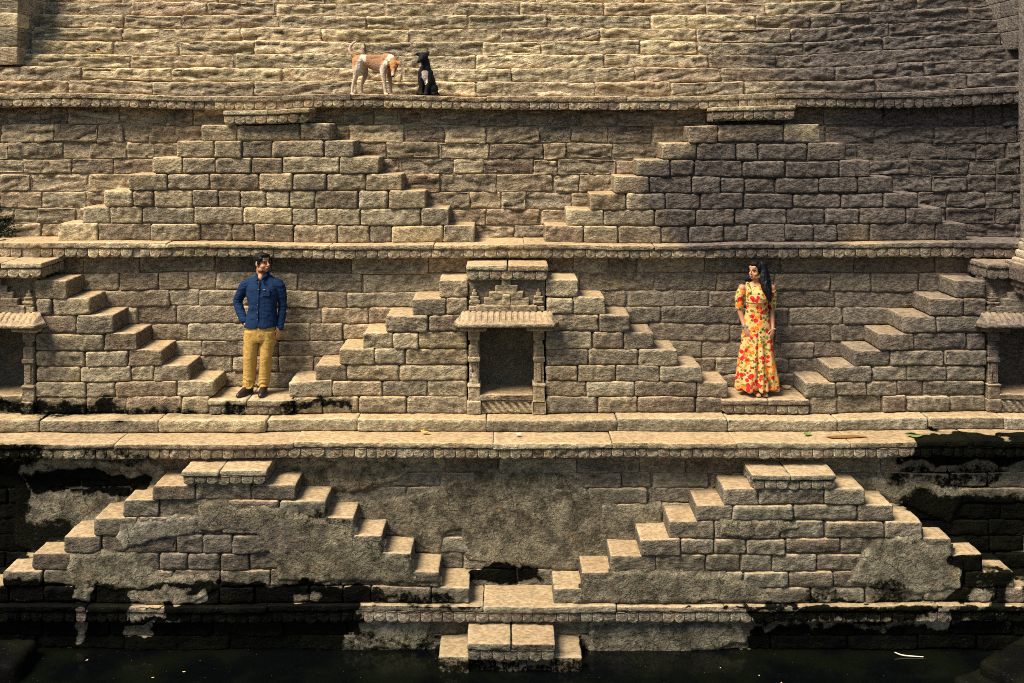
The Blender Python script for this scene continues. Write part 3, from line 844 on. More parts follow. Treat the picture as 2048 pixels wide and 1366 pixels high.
# ------------------------------------------------------------------ pillar of the pavilion, right over the last niche
Yp = 12.10
pc = X(2095, Yp)
t = thing('pillar', 'pale stone pillar on a rough reddish corbel over the last niche', 'pillar', (pc, Yp, Z(590, Yp)))
def pil(name, mat, items):
    L = []
    for (px, p0, p1, d, r) in items:
        hw = pc - X(px, Yp + d)
        stone('x', t, None, pc - hw, pc + hw, Yp - d, Yp + d, Z(p0, Yp), Z(p1, Yp), 'dressed', step=.035, r=r, gap=0, collect=L, back=True, ystep=.04, dowarp=False, wob=.003, amp=3.0 if name == 'corbel' else 1.0)
    return join(name, t, mat, L)
pil('corbel', M_REDST, [(2028, 592, 576, .24, .012), (2020, 578, 562, .28, .012), (2008, 563, 527, .33, .014)])
pil('base', M_PALE, [(2022, 531, 519, .31, .03), (2029, 521, 503, .28, .03), (2034, 506, 485, .25, .03), (2036, 487, 480, .25, .012)])
pil('shaft', M_PALE, [(2039, 481, 262, .235, .02)])
pil('upper_shaft', M_PALE, [(2036, 264, -60, .26, .02)])

# ------------------------------------------------------------------ fallen and sunken stones
def boulder(label, x, y, zz, sx, sy, sz, seed, name='fallen_stone', rot=0):
    L = []
    stone('x', None, None, -sx, sx, -sy, sy, -sz, sz, 'pillow', step=.05, ystep=.05, r=min(sx, sy, sz) * .42, gap=0, collect=L, back=True, dowarp=False, seed=seed, wob=.05)
    P, Q = L[0]
    P = P + .03 * fbm(P * 4 + seed, 3, 5)[:, None]
    c, s = math.cos(rot), math.sin(rot)
    P = np.stack([P[:, 0] * c - P[:, 1] * s, P[:, 0] * s + P[:, 1] * c, P[:, 2]], 1) + np.array([x, y, zz])
    o = link_world(name, P, Q, M_DARK, None, A=.5)
    return tag(o, label, 'stone')
boulder('big dark fallen stone lying in the water under the black wall', X(5, 11.2), 11.15, .06, .34, .30, .16, 3)
boulder('slanting mossy slab half sunk in the water beneath the black corner', X(2070, 11.1), 10.95, .05, .50, .42, .16, 4, rot=.6)
boulder('small dark stone slab just breaking the water surface', X(1985, 10.8), 10.78, -.05, .28, .30, .10, 5, rot=.5)
# ------------------------------------------------------------------ bodies: volumes grown together into one skin
class Blob:
    def __init__(s): s.V = []; s.F = []
    def _add(s, V, Fc):
        n = len(s.V); s.V += [tuple(v) for v in V]; s.F += [tuple(i + n for i in f) for f in Fc]
    def rings(s, R, cap=True):
        """R: list of rings (equal counts of points), closed at both ends by a pole"""
        m = len(R[0]); V = [p for r in R for p in r]; Fc = []
        for i in range(len(R) - 1):
            for j in range(m):
                a, b = i * m + j, i * m + (j + 1) % m
                Fc.append((a, b, b + m, a + m))
        c0 = sum((Vector(p) for p in R[0]), Vector()) / m; c1 = sum((Vector(p) for p in R[-1]), Vector()) / m
        V += [c0, c1]; k = len(V) - 2
        for j in range(m):
            Fc.append((k, (j + 1) % m, j)); o = (len(R) - 1) * m
            Fc.append((k + 1, o + j, o + (j + 1) % m))
        s._add(V, Fc); return s
    def ball(s, c, r, rot=None, seg=14):
        c = Vector(c); r = (r, r, r) if isinstance(r, (int, float)) else r
        R = []
        for i in range(1, seg // 2 + 3):
            t = math.pi * i / (seg // 2 + 3)
            ring = []
            for j in range(seg):
                a = 2 * math.pi * j / seg
                p = Vector((r[0] * math.sin(t) * math.cos(a), r[1] * math.sin(t) * math.sin(a), -r[2] * math.cos(t)))
                if rot is not None: p = rot @ p
                ring.append(c + p)
            R.append(ring)
        return s.rings(R)
    def tube(s, pts, rad, seg=12, flat=1.0, nsub=4):
        """round limb through pts; smooth (Catmull-Rom) in between"""
        pts = [Vector(p) for p in pts]; n = len(pts)
        P = []; Rr = []
        for i in range(n - 1):
            p0, p1, p2, p3 = pts[max(i - 1, 0)], pts[i], pts[i + 1], pts[min(i + 2, n - 1)]
            for k in range(nsub):
                t = k / nsub
                P.append(.5 * ((2 * p1) + (p2 - p0) * t + (2 * p0 - 5 * p1 + 4 * p2 - p3) * t * t + (3 * p1 - p0 - 3 * p2 + p3) * t ** 3))
                Rr.append(rad[i] * (1 - t) + rad[i + 1] * t)
        P.append(pts[-1]); Rr.append(rad[-1])
        R = []; up = None
        for i, p in enumerate(P):
            d = (P[min(i + 1, len(P) - 1)] - P[max(i - 1, 0)]).normalized()
            if up is None:
                up = Vector((0, 1, 0)) if abs(d.y) < .9 else Vector((1, 0, 0))
            a = (up - d * up.dot(d)).normalized(); b = d.cross(a); up = a
            ring = lambda q, r: [q + a * (r * flat * math.cos(2 * math.pi * j / seg)) + b * (r * math.sin(2 * math.pi * j / seg)) for j in range(seg)]
            if i == 0:
                R += [ring(p - d * Rr[0] * .8, Rr[0] * .5), ring(p - d * Rr[0] * .45, Rr[0] * .86)]
            R.append(ring(p, Rr[i]))
            if i == len(P) - 1:
                R += [ring(p + d * Rr[i] * .45, Rr[i] * .86), ring(p + d * Rr[i] * .8, Rr[i] * .5)]
        return s.rings(R)
    def loft(s, L, seg=28, pw=2.0):
        """horizontal rings (cx, cy, z, rx, ry)"""
        R = []
        for (cx, cy, z, rx, ry) in sorted(L, key=lambda q: q[2]):
            ring = []
            for j in range(seg):
                a = 2 * math.pi * j / seg
                c_, s_ = math.cos(a), math.sin(a)
                ring.append(Vector((cx + rx * math.copysign(abs(c_) ** (2 / pw), c_), cy + ry * math.copysign(abs(s_) ** (2 / pw), s_), z)))
            R.append(ring)
        return s.rings(R)
    def build(s, name, mat, parent, voxel=.006, smooth=4, disp=None, color=None, cname='fur'):
        me = bpy.data.meshes.new(name); me.from_pydata(s.V, [], s.F); me.update()
        bm = bmesh.new(); bm.from_mesh(me); bmesh.ops.recalc_face_normals(bm, faces=bm.faces); bm.to_mesh(me); bm.free()
        o = bpy.data.objects.new(name, me); COL.objects.link(o)
        m = o.modifiers.new('r', 'REMESH'); m.mode = 'VOXEL'; m.voxel_size = voxel
        if smooth:
            m = o.modifiers.new('s', 'SMOOTH'); m.iterations = smooth; m.factor = .5
        dg = bpy.context.evaluated_depsgraph_get()
        new = bpy.data.meshes.new_from_object(o.evaluated_get(dg))
        bpy.data.objects.remove(o); bpy.data.meshes.remove(me)
        new.name = name
        n = len(new.vertices)
        co = np.empty(n * 3, np.float32); new.vertices.foreach_get('co', co); co = co.reshape(-1, 3).astype(float)
        if disp is not None:
            no = np.empty(n * 3, np.float32); new.vertices.foreach_get('normal', no); no = no.reshape(-1, 3)
            co = co + no * disp(co, no)[:, None]
            new.vertices.foreach_set('co', co.astype(np.float32).ravel())
        new.polygons.foreach_set('use_smooth', np.ones(len(new.polygons), bool))
        if color is not None:
            c = color(co); c = np.concatenate([c, np.ones((n, 1))], 1)
            at = new.color_attributes.new(cname, 'FLOAT_COLOR', 'POINT'); at.data.foreach_set('color', c.astype(np.float32).ravel())
        new.update()
        new.materials.clear(); new.materials.append(mat)
        o = bpy.data.objects.new(name, new); COL.objects.link(o); o.parent = parent
        return o

def attr_mat(name, attr, rough=.6, bump=.3, bscale=120, spec=.3, sss=0):
    m, nt, b = new_mat(name); k = NT(nt)
    c = k.n('ShaderNodeVertexColor', layer_name=attr).outputs[0]
    tc = k.n('ShaderNodeTexCoord').outputs['Object']
    n = k.noise(tc, bscale, 4, .65)
    vm = k.n('ShaderNodeVectorMath', operation='SCALE'); k.l(c, vm.inputs[0]); k.l(k.ramp(n, .25, .75, .70, 1.22), vm.inputs['Scale'])
    k.l(vm.outputs[0], b.inputs['Base Color'])
    b.inputs['Roughness'].default_value = rough; b.inputs['Specular IOR Level'].default_value = spec
    if sss: b.inputs['Subsurface Weight'].default_value = sss; b.inputs['Subsurface Radius'].default_value = (.02, .008, .004); b.inputs['Subsurface Scale'].default_value = .3
    if bump: k.l(k.bump(n, bump, .004), b.inputs['Normal'])
    return m
M_SKIN = attr_mat('skin', 'skin', .5, .1, 200, .35)
M_FUR = attr_mat('short_fur', 'fur', .8, .9, 110, .15)
def hair_mat():
    m, nt, b = new_mat('black_hair'); k = NT(nt)
    tc = k.n('ShaderNodeTexCoord').outputs['Object']
    n = k.noise(k.mapping(tc, (160, 160, 14)), 1, 3, .6)
    k.l(k.mix(n, (.0015, .0015, .0025), (.007, .007, .010)), b.inputs['Base Color']); b.inputs['Roughness'].default_value = .5; b.inputs['Specular IOR Level'].default_value = .18
    k.l(k.bump(n, .8, .006), b.inputs['Normal']); return m
M_HAIR = hair_mat()
def cloth_mat(name, c, weave=900, wr=.35, rough=.85, rim=None):
    m, nt, b = new_mat(name); k = NT(nt)
    tc = k.n('ShaderNodeTexCoord').outputs['Object']
    n = k.noise(tc, 45, 4, .6); w = k.noise(k.mapping(tc, (1, 1, .35)), 260, 3, .6)
    c2 = k.mix(n, tuple(x * .78 for x in c), tuple(min(1, x * 1.2) for x in c))
    k.l(k.mix(k.ramp(w, .3, .7), c2, tuple(x * .72 for x in c)), b.inputs['Base Color'])
    b.inputs['Roughness'].default_value = rough; b.inputs['Specular IOR Level'].default_value = .15
    cr = k.noise(k.mapping(tc, (9, 9, 16), (0, .5, 0)), 1, 4, .6, 1.2)
    k.l(k.bump(w, .25, .002, k.bump(cr, wr, .02)), b.inputs['Normal']); return m
M_SHIRT = cloth_mat('navy_cotton', (.007, .026, .082), wr=.55)
M_CHINO = cloth_mat('mustard_cotton', (.47, .295, .085), wr=.7)
M_SHOE = flat_mat('dark_brown_leather', (.022, .013, .014), .38, .2, 40, .5)
M_CORK = flat_mat('cork_sole', (.36, .20, .11), .7, .2, 60)
M_EYEW = flat_mat('eye', (.02, .014, .012), .2, .1, 50, .6)
M_BUTTON = flat_mat('button', (.25, .25, .26), .35, .1)
M_SILVER = flat_mat('silver_jewellery', (.16, .14, .12), .3, .2, 80, .6)
M_TAB = flat_mat('tan_label', (.35, .26, .16), .6, .1)
M_LIPS = flat_mat('lips', (.33, .055, .055), .4, .1)
M_TEETH = flat_mat('teeth', (.75, .70, .64), .3, .05)
def floral():
    m, nt, b = new_mat('floral_print'); k = NT(nt)
    tc = k.n('ShaderNodeTexCoord').outputs['Object']
    wob = k.n('ShaderNodeTexNoise'); wob.inputs['Scale'].default_value = 38; wob.inputs['Detail'].default_value = 2; k.l(tc, wob.inputs['Vector'])
    w = k.n('ShaderNodeVectorMath', operation='MULTIPLY_ADD'); k.l(wob.outputs['Color'], w.inputs[0]); w.inputs[1].default_value = (.024,) * 3; k.l(tc, w.inputs[2])
    def cells(scale, rnd=1.0, off=(0, 0, 0)):
        v = k.n('ShaderNodeTexVoronoi', feature='F1'); v.inputs['Scale'].default_value = scale; v.inputs['Randomness'].default_value = rnd
        k.l(k.mapping(w.outputs[0], (1, .6, 1), loc=off), v.inputs['Vector'])
        s = k.n('ShaderNodeSeparateColor'); k.l(v.outputs['Color'], s.inputs[0])
        return v.outputs['Distance'], s.outputs
    base = (.80, .58, .27)
    col = k.mix(k.noise(tc, 14, 3, .6), (.48, .30, .11), (.60, .41, .17))
    d, c = cells(27, 1, (.3, .1, .7))            # leaves
    leaf = k.math('MULTIPLY', k.ramp(d, .50, .43), k.ramp(c[0], .28, .32))
    col = k.mix(leaf, col, k.mix(c[1], (.03, .07, .012), (.15, .20, .03)))
    d, c = cells(44, 1, (.9, .4, .2))            # berries
    ber = k.math('MULTIPLY', k.ramp(d, .30, .24), k.ramp(c[0], .58, .62))
    col = k.mix(ber, col, (.66, .08, .03))
    d, c = cells(17, .95)                       # roses
    ros = k.math('MULTIPLY', k.ramp(d, .50, .44), k.ramp(c[0], .10, .14))
    pet = k.ramp(k.noise(w.outputs[0], 75, 2, .5), .35, .62)
    red = k.mix(pet, (.30, .004, .012), (.60, .015, .025)); org = k.mix(pet, (.60, .09, .008), (.82, .25, .02))
    col = k.mix(ros, col, k.mix(k.ramp(c[1], .60, .62), red, org))
    k.l(col, b.inputs['Base Color']); b.inputs['Roughness'].default_value = .6; b.inputs['Specular IOR Level'].default_value = .2
    cr = k.noise(k.mapping(tc, (14, 14, 4)), 1, 3, .55)
    k.l(k.bump(cr, .35, .02), b.inputs['Normal']); return m
M_FLORAL = floral()

def head(bl, O, rot, s=1.0, fem=False):
    """skull, jaw, nose, lips, ears about the chin point O; face looks along rot*(0,-1,0)"""
    T = lambda p: O + rot @ (Vector(p) * s)
    B = lambda p, r: bl.ball(T(p), tuple(x * s for x in r), rot)
    B((0, .012, .138), (.074, .094, .084)); B((0, -.028, .080), (.058, .060, .074)); B((0, -.050, .034), (.038, .034, .030))
    B((0, -.064, .016), (.022 if not fem else .018, .020, .018)); B((.034, -.042, .072), (.028, .034, .030)); B((-.034, -.042, .072), (.028, .034, .030))
    B((0, -.070, .132), (.050, .022, .014)); B((0, -.062, .160), (.052, .030, .030))
    bl.tube([T((0, -.088, .124)), T((0, -.104, .098)), T((0, -.113, .082))], [.008 * s, .010 * s, .013 * s], seg=8)
    B((.010, -.100, .078), (.009, .010, .008)); B((-.010, -.100, .078), (.009, .010, .008))
    B((0, -.088, .052), (.022, .012, .007)); B((0, -.086, .040), (.019, .012, .008))
    for e in (-1, 1):
        B((e * .074, .016, .100), (.010, .020, .031)); B((e * .036, .0, .03), (.030, .05, .030))
    return T
def hand(bl, wrist, tip_dir, out_dir, thumb_dir, s=1.0, curl=.25):
    """palm, four fingers of their own length and a thumb from the side of the palm"""
    d = Vector(tip_dir).normalized(); o = Vector(out_dir); o = (o - d * o.dot(d)).normalized(); th = Vector(thumb_dir); th = (th - d * th.dot(d) - o * th.dot(o)).normalized()
    W = Vector(wrist); rot = Matrix((th, o, d)).transposed()
    bl.ball(W + d * .045 * s, (.040 * s, .017 * s, .052 * s), rot); bl.ball(W + d * .005 * s, (.028 * s, .020 * s, .035 * s), rot)
    for i, (off, L) in enumerate(((.028, .070), (.0095, .078), (-.009, .072), (-.026, .056))):
        b0 = W + d * (.082 * s) + th * off * s
        a = b0 + (d * math.cos(curl) - o * math.sin(curl)) * L * .45 * s; c2 = curl * 2.2
        a2 = a + (d * math.cos(c2) - o * math.sin(c2)) * L * .32 * s; c3 = curl * 3.2
        a3 = a2 + (d * math.cos(c3) - o * math.sin(c3)) * L * .25 * s
        bl.tube([b0 - d * .02 * s, b0, a, a2, a3], [.0095 * s, .0095 * s, .0085 * s, .008 * s, .0068 * s], seg=8, nsub=2)
    t0 = W + d * .020 * s + th * .026 * s
    t1 = t0 + (th * .8 + d * .75 - o * .1).normalized() * .038 * s; t2 = t1 + (th * .25 + d - o * .25).normalized() * .030 * s
    bl.tube([t0 - d * .005, t1, t2], [.013 * s, .0105 * s, .008 * s], seg=8, nsub=2)

def lay(o, loc): o.location = loc; return o

# ------------------------------------------------------------------ the man
YM = 12.60; KM = YM / F
def MP(u, v, y=0.0): return Vector(((440 + u / 4.405 - 515) * KM, y, (783 - (490 + v / 4.405)) * KM))
man = thing('person', 'man in navy shirt and mustard trousers, hand in pocket, looking aside', 'person', (0, 0, 0))
body = Blob()
RH = Matrix.Rotation(math.radians(52), 3, 'Z') @ Matrix.Rotation(math.radians(-4), 3, 'X')
chin = MP(398, 222, -.035)
T = head(body, chin - (RH @ Vector((0, -.03, 0))), RH, 1.03)
body.tube([T((0, .02, .07)), T((0, .035, .0)), MP(368, 262, .03)], [.058, .056, .064])
body.loft([(MP(370, 0)[0], .02, MP(0, 270)[2], .08, .06), (.06, .02, 1.36, .14, .08), (.06, .01, 1.20, .16, .10), (.05, .01, 1.0, .155, .11), (.04, .01, .85, .165, .11), (.04, .01, .76, .15, .10)])
for q in (((265, 800), (275, 960), (250, 1200)), ((430, 800), (412, 960), (385, 1195))):
    body.tube([MP(*q[0]), MP(*q[1]), MP(*q[2])], [.085, .055, .04])
la = [MP(255, 345, .01), MP(155, 480, .06), MP(215, 640, -.02), MP(255, 700, -.05)]
ra = [MP(500, 345, .01), MP(545, 510, .05), MP(528, 705, .0)]
body.tube(la, [.045, .040, .032, .035]); body.tube(ra, [.045, .040, .030])
hand(body, MP(524, 715, -.005), (-.12, -.12, -1), (.75, -.65, 0), (-.6, -.8, 0), 1.0, .30)
def man_skin(P):
    c = np.tile(np.array([[.46, .225, .125]]), (len(P), 1))
    L = (P - np.array(T((0, 0, 0)))) @ np.array(RH) / 1.03        # head frame
    beard = sstep(.062, .035, L[:, 2]) * sstep(-.05, .0, L[:, 2]) * sstep(.06, -.01, L[:, 1])
    c *= (1 - .42 * beard)[:, None]
    lip = np.exp(-((L[:, 2] - .046) / .010) ** 2 - (L[:, 0] / .022) ** 2) * (L[:, 1] < -.07)
    c = c * (1 - lip[:, None]) + lip[:, None] * np.array([.30, .10, .085])
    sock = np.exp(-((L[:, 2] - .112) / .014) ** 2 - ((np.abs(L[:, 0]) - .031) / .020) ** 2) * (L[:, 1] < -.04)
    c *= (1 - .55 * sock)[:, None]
    return np.clip(c, 0, 1)
body.ball(MP(362, 276, -.058), (.030, .022, .036)); body.tube([MP(368, 240, -.01), MP(363, 275, -.045)], [.045, .03])
body_o = body.build('body', M_SKIN, man, .0045, 3, color=man_skin, cname='skin')
hb = Blob()
HB = lambda p, r: hb.ball(T(p), r, RH)
HB((0, .015, .180), (.080, .098, .052)); HB((0, .050, .135), (.080, .068, .085)); HB((0, -.055, .193), (.060, .045, .030)); HB((.060, -.010, .165), (.026, .065, .045)); HB((-.060, -.010, .165), (.026, .065, .045))
HB((.070, -.008, .125), (.013, .024, .040)); HB((-.070, -.008, .125), (.013, .024, .040)); HB((-.02, -.072, .200), (.05, .035, .022)); HB((0, .082, .07), (.05, .025, .05))
hb.build('hair', M_HAIR, man, .005, 2, disp=lambda P, n: .009 * fbm(P * 60, 3, 3))
for e in (-1, 1):
    b = Blob(); b.ball(T((e * .031, -.078, .113)), (.0135, .009, .0065), RH); b.build('eye', M_EYEW, man, .003, 0)
    b = Blob(); b.tube([T((e * .014, -.088, .130)), T((e * .032, -.088, .136)), T((e * .052, -.070, .130))], [.0045, .0055, .003], seg=6); b.build('eyebrow', M_HAIR, man, .003, 0)
# shirt
sb = Blob()
sx = lambda u: MP(u, 0)[0]; mz = lambda v: MP(0, v)[2]
sb.loft([(sx(370), .040, mz(250), .080, .050), (sx(372), .022, mz(268), .118, .075), (sx(373), .02, mz(285), .165, .085), (sx(374), .015, mz(312), .198, .100), (sx(375), .005, mz(360), .203, .118), (sx(373), .0, mz(430), .194, .126), (sx(374), -.002, mz(500), .176, .126), (sx(373), -.004, mz(570), .174, .126), (sx(366), -.004, mz(640), .188, .129), (sx(360), -.004, mz(690), .205, .132), (sx(360), -.004, mz(704), .204, .131)], pw=2.3)
sb.tube([MP(262, 322, .01), MP(222, 352, .015), MP(178, 420, .045), MP(146, 490, .065), MP(172, 570, .03), MP(222, 655, -.03)], [.070, .074, .066, .058, .052, .047])
sb.tube([MP(488, 322, .01), MP(522, 352, .015), MP(538, 420, .03), ra[1], MP(540, 610, .03), MP(531, 712, .0)], [.068, .070, .063, .056, .049, .043])
def shirt_f(P, n):
    th = np.arctan2(P[:, 1], P[:, 0] - .06)
    q = np.stack([P[:, 0] * 6 + P[:, 2] * 7, P[:, 1] * 6, P[:, 2] * 5 - P[:, 0] * 5], 1)
    big = fbm(q, 3, 41)
    arm = np.abs(P[:, 0] - .06) > .19
    rings = np.sin(P[:, 2] * 95 + 5 * vnoise(P * 14, 7)) * np.where(arm, .0045, .0004)
    open_v = np.exp(-((P[:, 0] - sx(352)) / .012) ** 2) * sstep(.86, .80, P[:, 2]) * (P[:, 1] < 0)
    return .012 * (np.abs(big) * -1.6 + .4) + rings * .6 - .03 * open_v
shirt = sb.build('shirt', M_SHIRT, man, .0055, 3, disp=shirt_f)
cb = Blob()
cb.tube([MP(322, 234, .03), MP(328, 254, -.055), MP(348, 280, -.100), MP(326, 296, -.112)], [.024, .025, .022, .008], seg=10, flat=.55)
cb.tube([MP(424, 236, .03), MP(416, 256, -.060), MP(388, 282, -.105), MP(412, 298, -.114)], [.024, .025, .022, .008], seg=10, flat=.55)
cb.tube([MP(325, 240, .05), MP(370, 232, .085), MP(415, 240, .05)], [.022, .024, .022], seg=8)
cb.build('collar', M_SHIRT, shirt, .004, 2)
pb = Blob(); pb.tube([MP(364, 290, -.105), MP(358, 430, -.134), MP(354, 570, -.134), MP(352, 660, -.136)], [.011, .012, .012, .012], seg=8, flat=.35); pb.build('placket', M_SHIRT, shirt, .004, 1)
for v in (300, 365, 430, 495, 562, 628):
    b = Blob(); b.ball(MP(362 - (v - 300) * .03, v, -.137 if v > 400 else -.125 + (v - 300) * -.0001), (.006, .004, .006)); b.build('button', M_BUTTON, shirt, .0025, 0)
b = Blob(); b.loft([(sx(425), -.121, mz(425), .048, .010), (sx(425), -.118, mz(362), .050, .010)], pw=6); b.build('pocket', M_SHIRT, shirt, .004, 1)
b = Blob(); b.loft([(sx(413), -.134, mz(369), .012, .004), (sx(413), -.134, mz(363), .012, .004)], pw=6); b.build('pocket_label', M_TAB, shirt, .0025, 0)
# trousers
tb = Blob()
tb.loft([(sx(362), .0, mz(640), .172, .112), (sx(360), .0, mz(700), .182, .120), (sx(358), .0, mz(760), .185, .122), (sx(356), .0, mz(810), .180, .115), (sx(354), .0, mz(835), .15, .10)], pw=2.2)
tb.loft([(sx(286), .0, mz(740), .098, .115), (sx(283), .0, mz(830), .100, .108), (sx(276), -.005, mz(900), .092, .098), (sx(271), -.015, mz(970), .083, .088), (sx(266), -.005, mz(1050), .079, .083), (sx(260), .005, mz(1130), .078, .082), (sx(254), .005, mz(1190), .074, .082), (sx(252), .0, mz(1228), .068, .080), (sx(252), -.002, mz(1240), .066, .080)])
tb.loft([(sx(428), .0, mz(740), .098, .112), (sx(424), .0, mz(830), .095, .105), (sx(415), -.005, mz(900), .085, .095), (sx(410), -.015, mz(970), .077, .086), (sx(402), -.005, mz(1050), .074, .082), (sx(392), .005, mz(1130), .072, .080), (sx(386), .005, mz(1185), .070, .080), (sx(383), .0, mz(1214), .064, .078), (sx(383), -.002, mz(1226), .062, .078)])
def trouser_f(P, n):
    ank = sstep(.30, .08, P[:, 2])
    q = np.stack([P[:, 0] * 9, P[:, 1] * 6, P[:, 2] * 5 + P[:, 0] * 8], 1)
    return .007 * (.35 - 1.5 * np.abs(fbm(q, 3, 51))) + ank * .006 * np.sin(P[:, 2] * 120 + 6 * vnoise(P * 12, 8)) + .002 * np.sin(P[:, 2] * 55 + P[:, 0] * 60) * sstep(.75, .68, P[:, 2]) * sstep(.45, .55, P[:, 2])
tb.build('trousers', M_CHINO, man, .0055, 3, disp=trouser_f)
def shoe(par, heel, toe, mat, w=.046):
    b = Blob(); h, t = Vector(heel), Vector(toe); d = (t - h).normalized()
    b.tube([h + Vector((0, 0, .045)), h + d * .10 + Vector((0, 0, .050)), t - d * .06 + Vector((0, 0, .036)), t + Vector((0, 0, .026))], [.040, w * .95, w * .85, .026], seg=12)
    b.tube([h + Vector((0, 0, .010)), h + d * .12 + Vector((0, 0, .010)), t - d * .05 + Vector((0, 0, .010)), t + d * .012 + Vector((0, 0, .010))], [.038, w, w, .034], seg=12, flat=1)
    b.ball(h + Vector((0, 0, .095)), (.046, .046, .04))
    def cut(P, n): return np.zeros(len(P))
    o = b.build('shoe', mat, par, .0055, 3, disp=cut)
    co = np.array([v.co for v in o.data.vertices]); co[:, 2] = np.maximum(co[:, 2], 0.002)
    o.data.vertices.foreach_set('co', co.astype(np.float32).ravel()); o.data.update()
    return o
shoe(man, MP(258, 1290, .04) * Vector((1, 1, 0)) if False else Vector((sx(262), .05, 0)), Vector((sx(198), -.17, 0)), M_SHOE)
shoe(man, Vector((sx(383), .06, 0)), Vector((sx(389), -.17, 0)), M_SHOE)
man.location = (X(515, YM), YM, zPLAT + .004)

# ------------------------------------------------------------------ the woman
YW = 12.58; KW = YW / F
def WP(u, v, y=0.0): return Vector(((1410 + u / 4.71 - 1515) * KW, y, (788 - (510 + v / 4.71)) * KW))
wx = lambda u: WP(u, 0)[0]; wz = lambda v: WP(0, v)[2]
wom = thing('person', 'woman with long black hair in a long cream dress printed with red and orange roses', 'person', (0, 0, 0))
body = Blob()
RW = Matrix.Rotation(math.radians(-48), 3, 'Z') @ Matrix.Rotation(math.radians(-3), 3, 'X')
TW = head(body, WP(456, 230, -.035) - (RW @ Vector((0, -.02, 0))), RW, .93, True)
body.tube([TW((0, .02, .07)), TW((0, .035, .0)), WP(485, 275, .015)], [.048, .044, .050])
body.loft([(wx(488), .015, wz(262), .07, .05), (wx(490), .012, wz(290), .135, .068), (wx(490), .01, wz(320), .155, .080), (wx(490), .0, wz(400), .140, .095), (wx(487), .0, wz(480), .120, .088), (wx(487), .0, wz(560), .125, .090), (wx(490), .0, wz(680), .155, .10), (wx(490), .0, wz(780), .15, .09)])
for u in (455, 525):
    body.tube([WP(u, 780), WP(u, 1000), WP(u, 1240)], [.075, .05, .035])
    body.tube([WP(u, 1240, .02), WP(u, 1268, -.03), WP(u, 1278, -.09)], [.032, .03, .022])
la = [WP(352, 315, .01), WP(330, 420, .03), WP(333, 525, .035), WP(352, 615, .0), WP(366, 682, -.06)]
ra = [WP(630, 315, .01), WP(640, 420, .03), WP(636, 525, .035), WP(634, 615, .0), WP(628, 690, -.055)]
body.tube(la, [.046, .041, .034, .029, .022]); body.tube(ra, [.046, .041, .034, .029, .022])
hand(body, WP(368, 690, -.068), (.35, -.25, -.9), (-.45, -.85, 0), (.85, -.4, 0), .93, .16)
hand(body, WP(627, 698, -.063), (-.25, -.25, -.9), (.45, -.85, 0), (-.85, -.4, 0), .93, .22)
def wom_skin(P):
    c = np.tile(np.array([[.46, .225, .125]]), (len(P), 1))
    L = (P - np.array(TW((0, 0, 0)))) @ np.array(RW) / .93
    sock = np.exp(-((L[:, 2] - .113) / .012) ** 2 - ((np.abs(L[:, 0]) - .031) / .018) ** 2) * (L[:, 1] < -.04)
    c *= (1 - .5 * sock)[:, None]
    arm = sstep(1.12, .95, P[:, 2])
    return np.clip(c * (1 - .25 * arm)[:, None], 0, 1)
body.build('body', M_SKIN, wom, .0045, 3, color=wom_skin, cname='skin')
for e in (-1, 1):
    b = Blob(); b.ball(TW((e * .031, -.079, .113)), (.014, .009, .006), RW); b.build('eye', M_EYEW, wom, .003, 0)
    b = Blob(); b.tube([TW((e * .014, -.088, .132)), TW((e * .032, -.087, .139)), TW((e * .052, -.070, .131))], [.0032, .004, .002], seg=6); b.build('eyebrow', M_HAIR, wom, .0028, 0)
b = Blob(); b.ball(TW((0, -.096, .052)), (.021, .010, .0055), RW); b.ball(TW((0, -.094, .041)), (.017, .010, .0055), RW); b.build('lips', M_LIPS, wom, .0028, 1)
b = Blob(); b.ball(TW((0, -.1005, .0465)), (.014, .008, .0032), RW); b.build('teeth', M_TEETH, wom, .0025, 0)
hb = Blob(); HB = lambda p, r: hb.ball(TW(p), tuple(x * .95 for x in r), RW)
HB((0, .02, .180), (.083, .095, .062)); HB((0, .055, .130), (.085, .072, .095)); HB((0, -.045, .200), (.062, .050, .034)); HB((.066, .005, .15), (.022, .055, .06)); HB((-.066, .0, .15), (.024, .060, .06)); HB((.0, -.02, .215), (.06, .06, .03))
hb.tube([WP(520, 90, -.03), WP(535, 170, -.05), WP(540, 250, -.085), WP(556, 320, -.115), WP(580, 390, -.120), WP(592, 435, -.112)], [.038, .052, .053, .046, .032, .009], flat=.8)
hb.tube([WP(545, 100, .04), WP(570, 180, .03), WP(578, 250, .0), WP(582, 330, -.06), WP(600, 410, -.09)], [.05, .055, .055, .04, .012])
hb.tube([WP(470, 120, .09), WP(460, 200, .10), WP(425, 235, .085), WP(395, 250, .075)], [.06, .055, .036, .014])
hb.tube([WP(500, 150, .10), WP(500, 260, .11), WP(495, 380, .125)], [.07, .08, .05])
hb.build('hair', M_HAIR, wom, .006, 3, disp=lambda P, n: .013 * fbm(np.stack([P[:, 0] * 55 + 2 * np.sin(P[:, 2] * 16), P[:, 1] * 55, P[:, 2] * 7], 1), 3, 3))
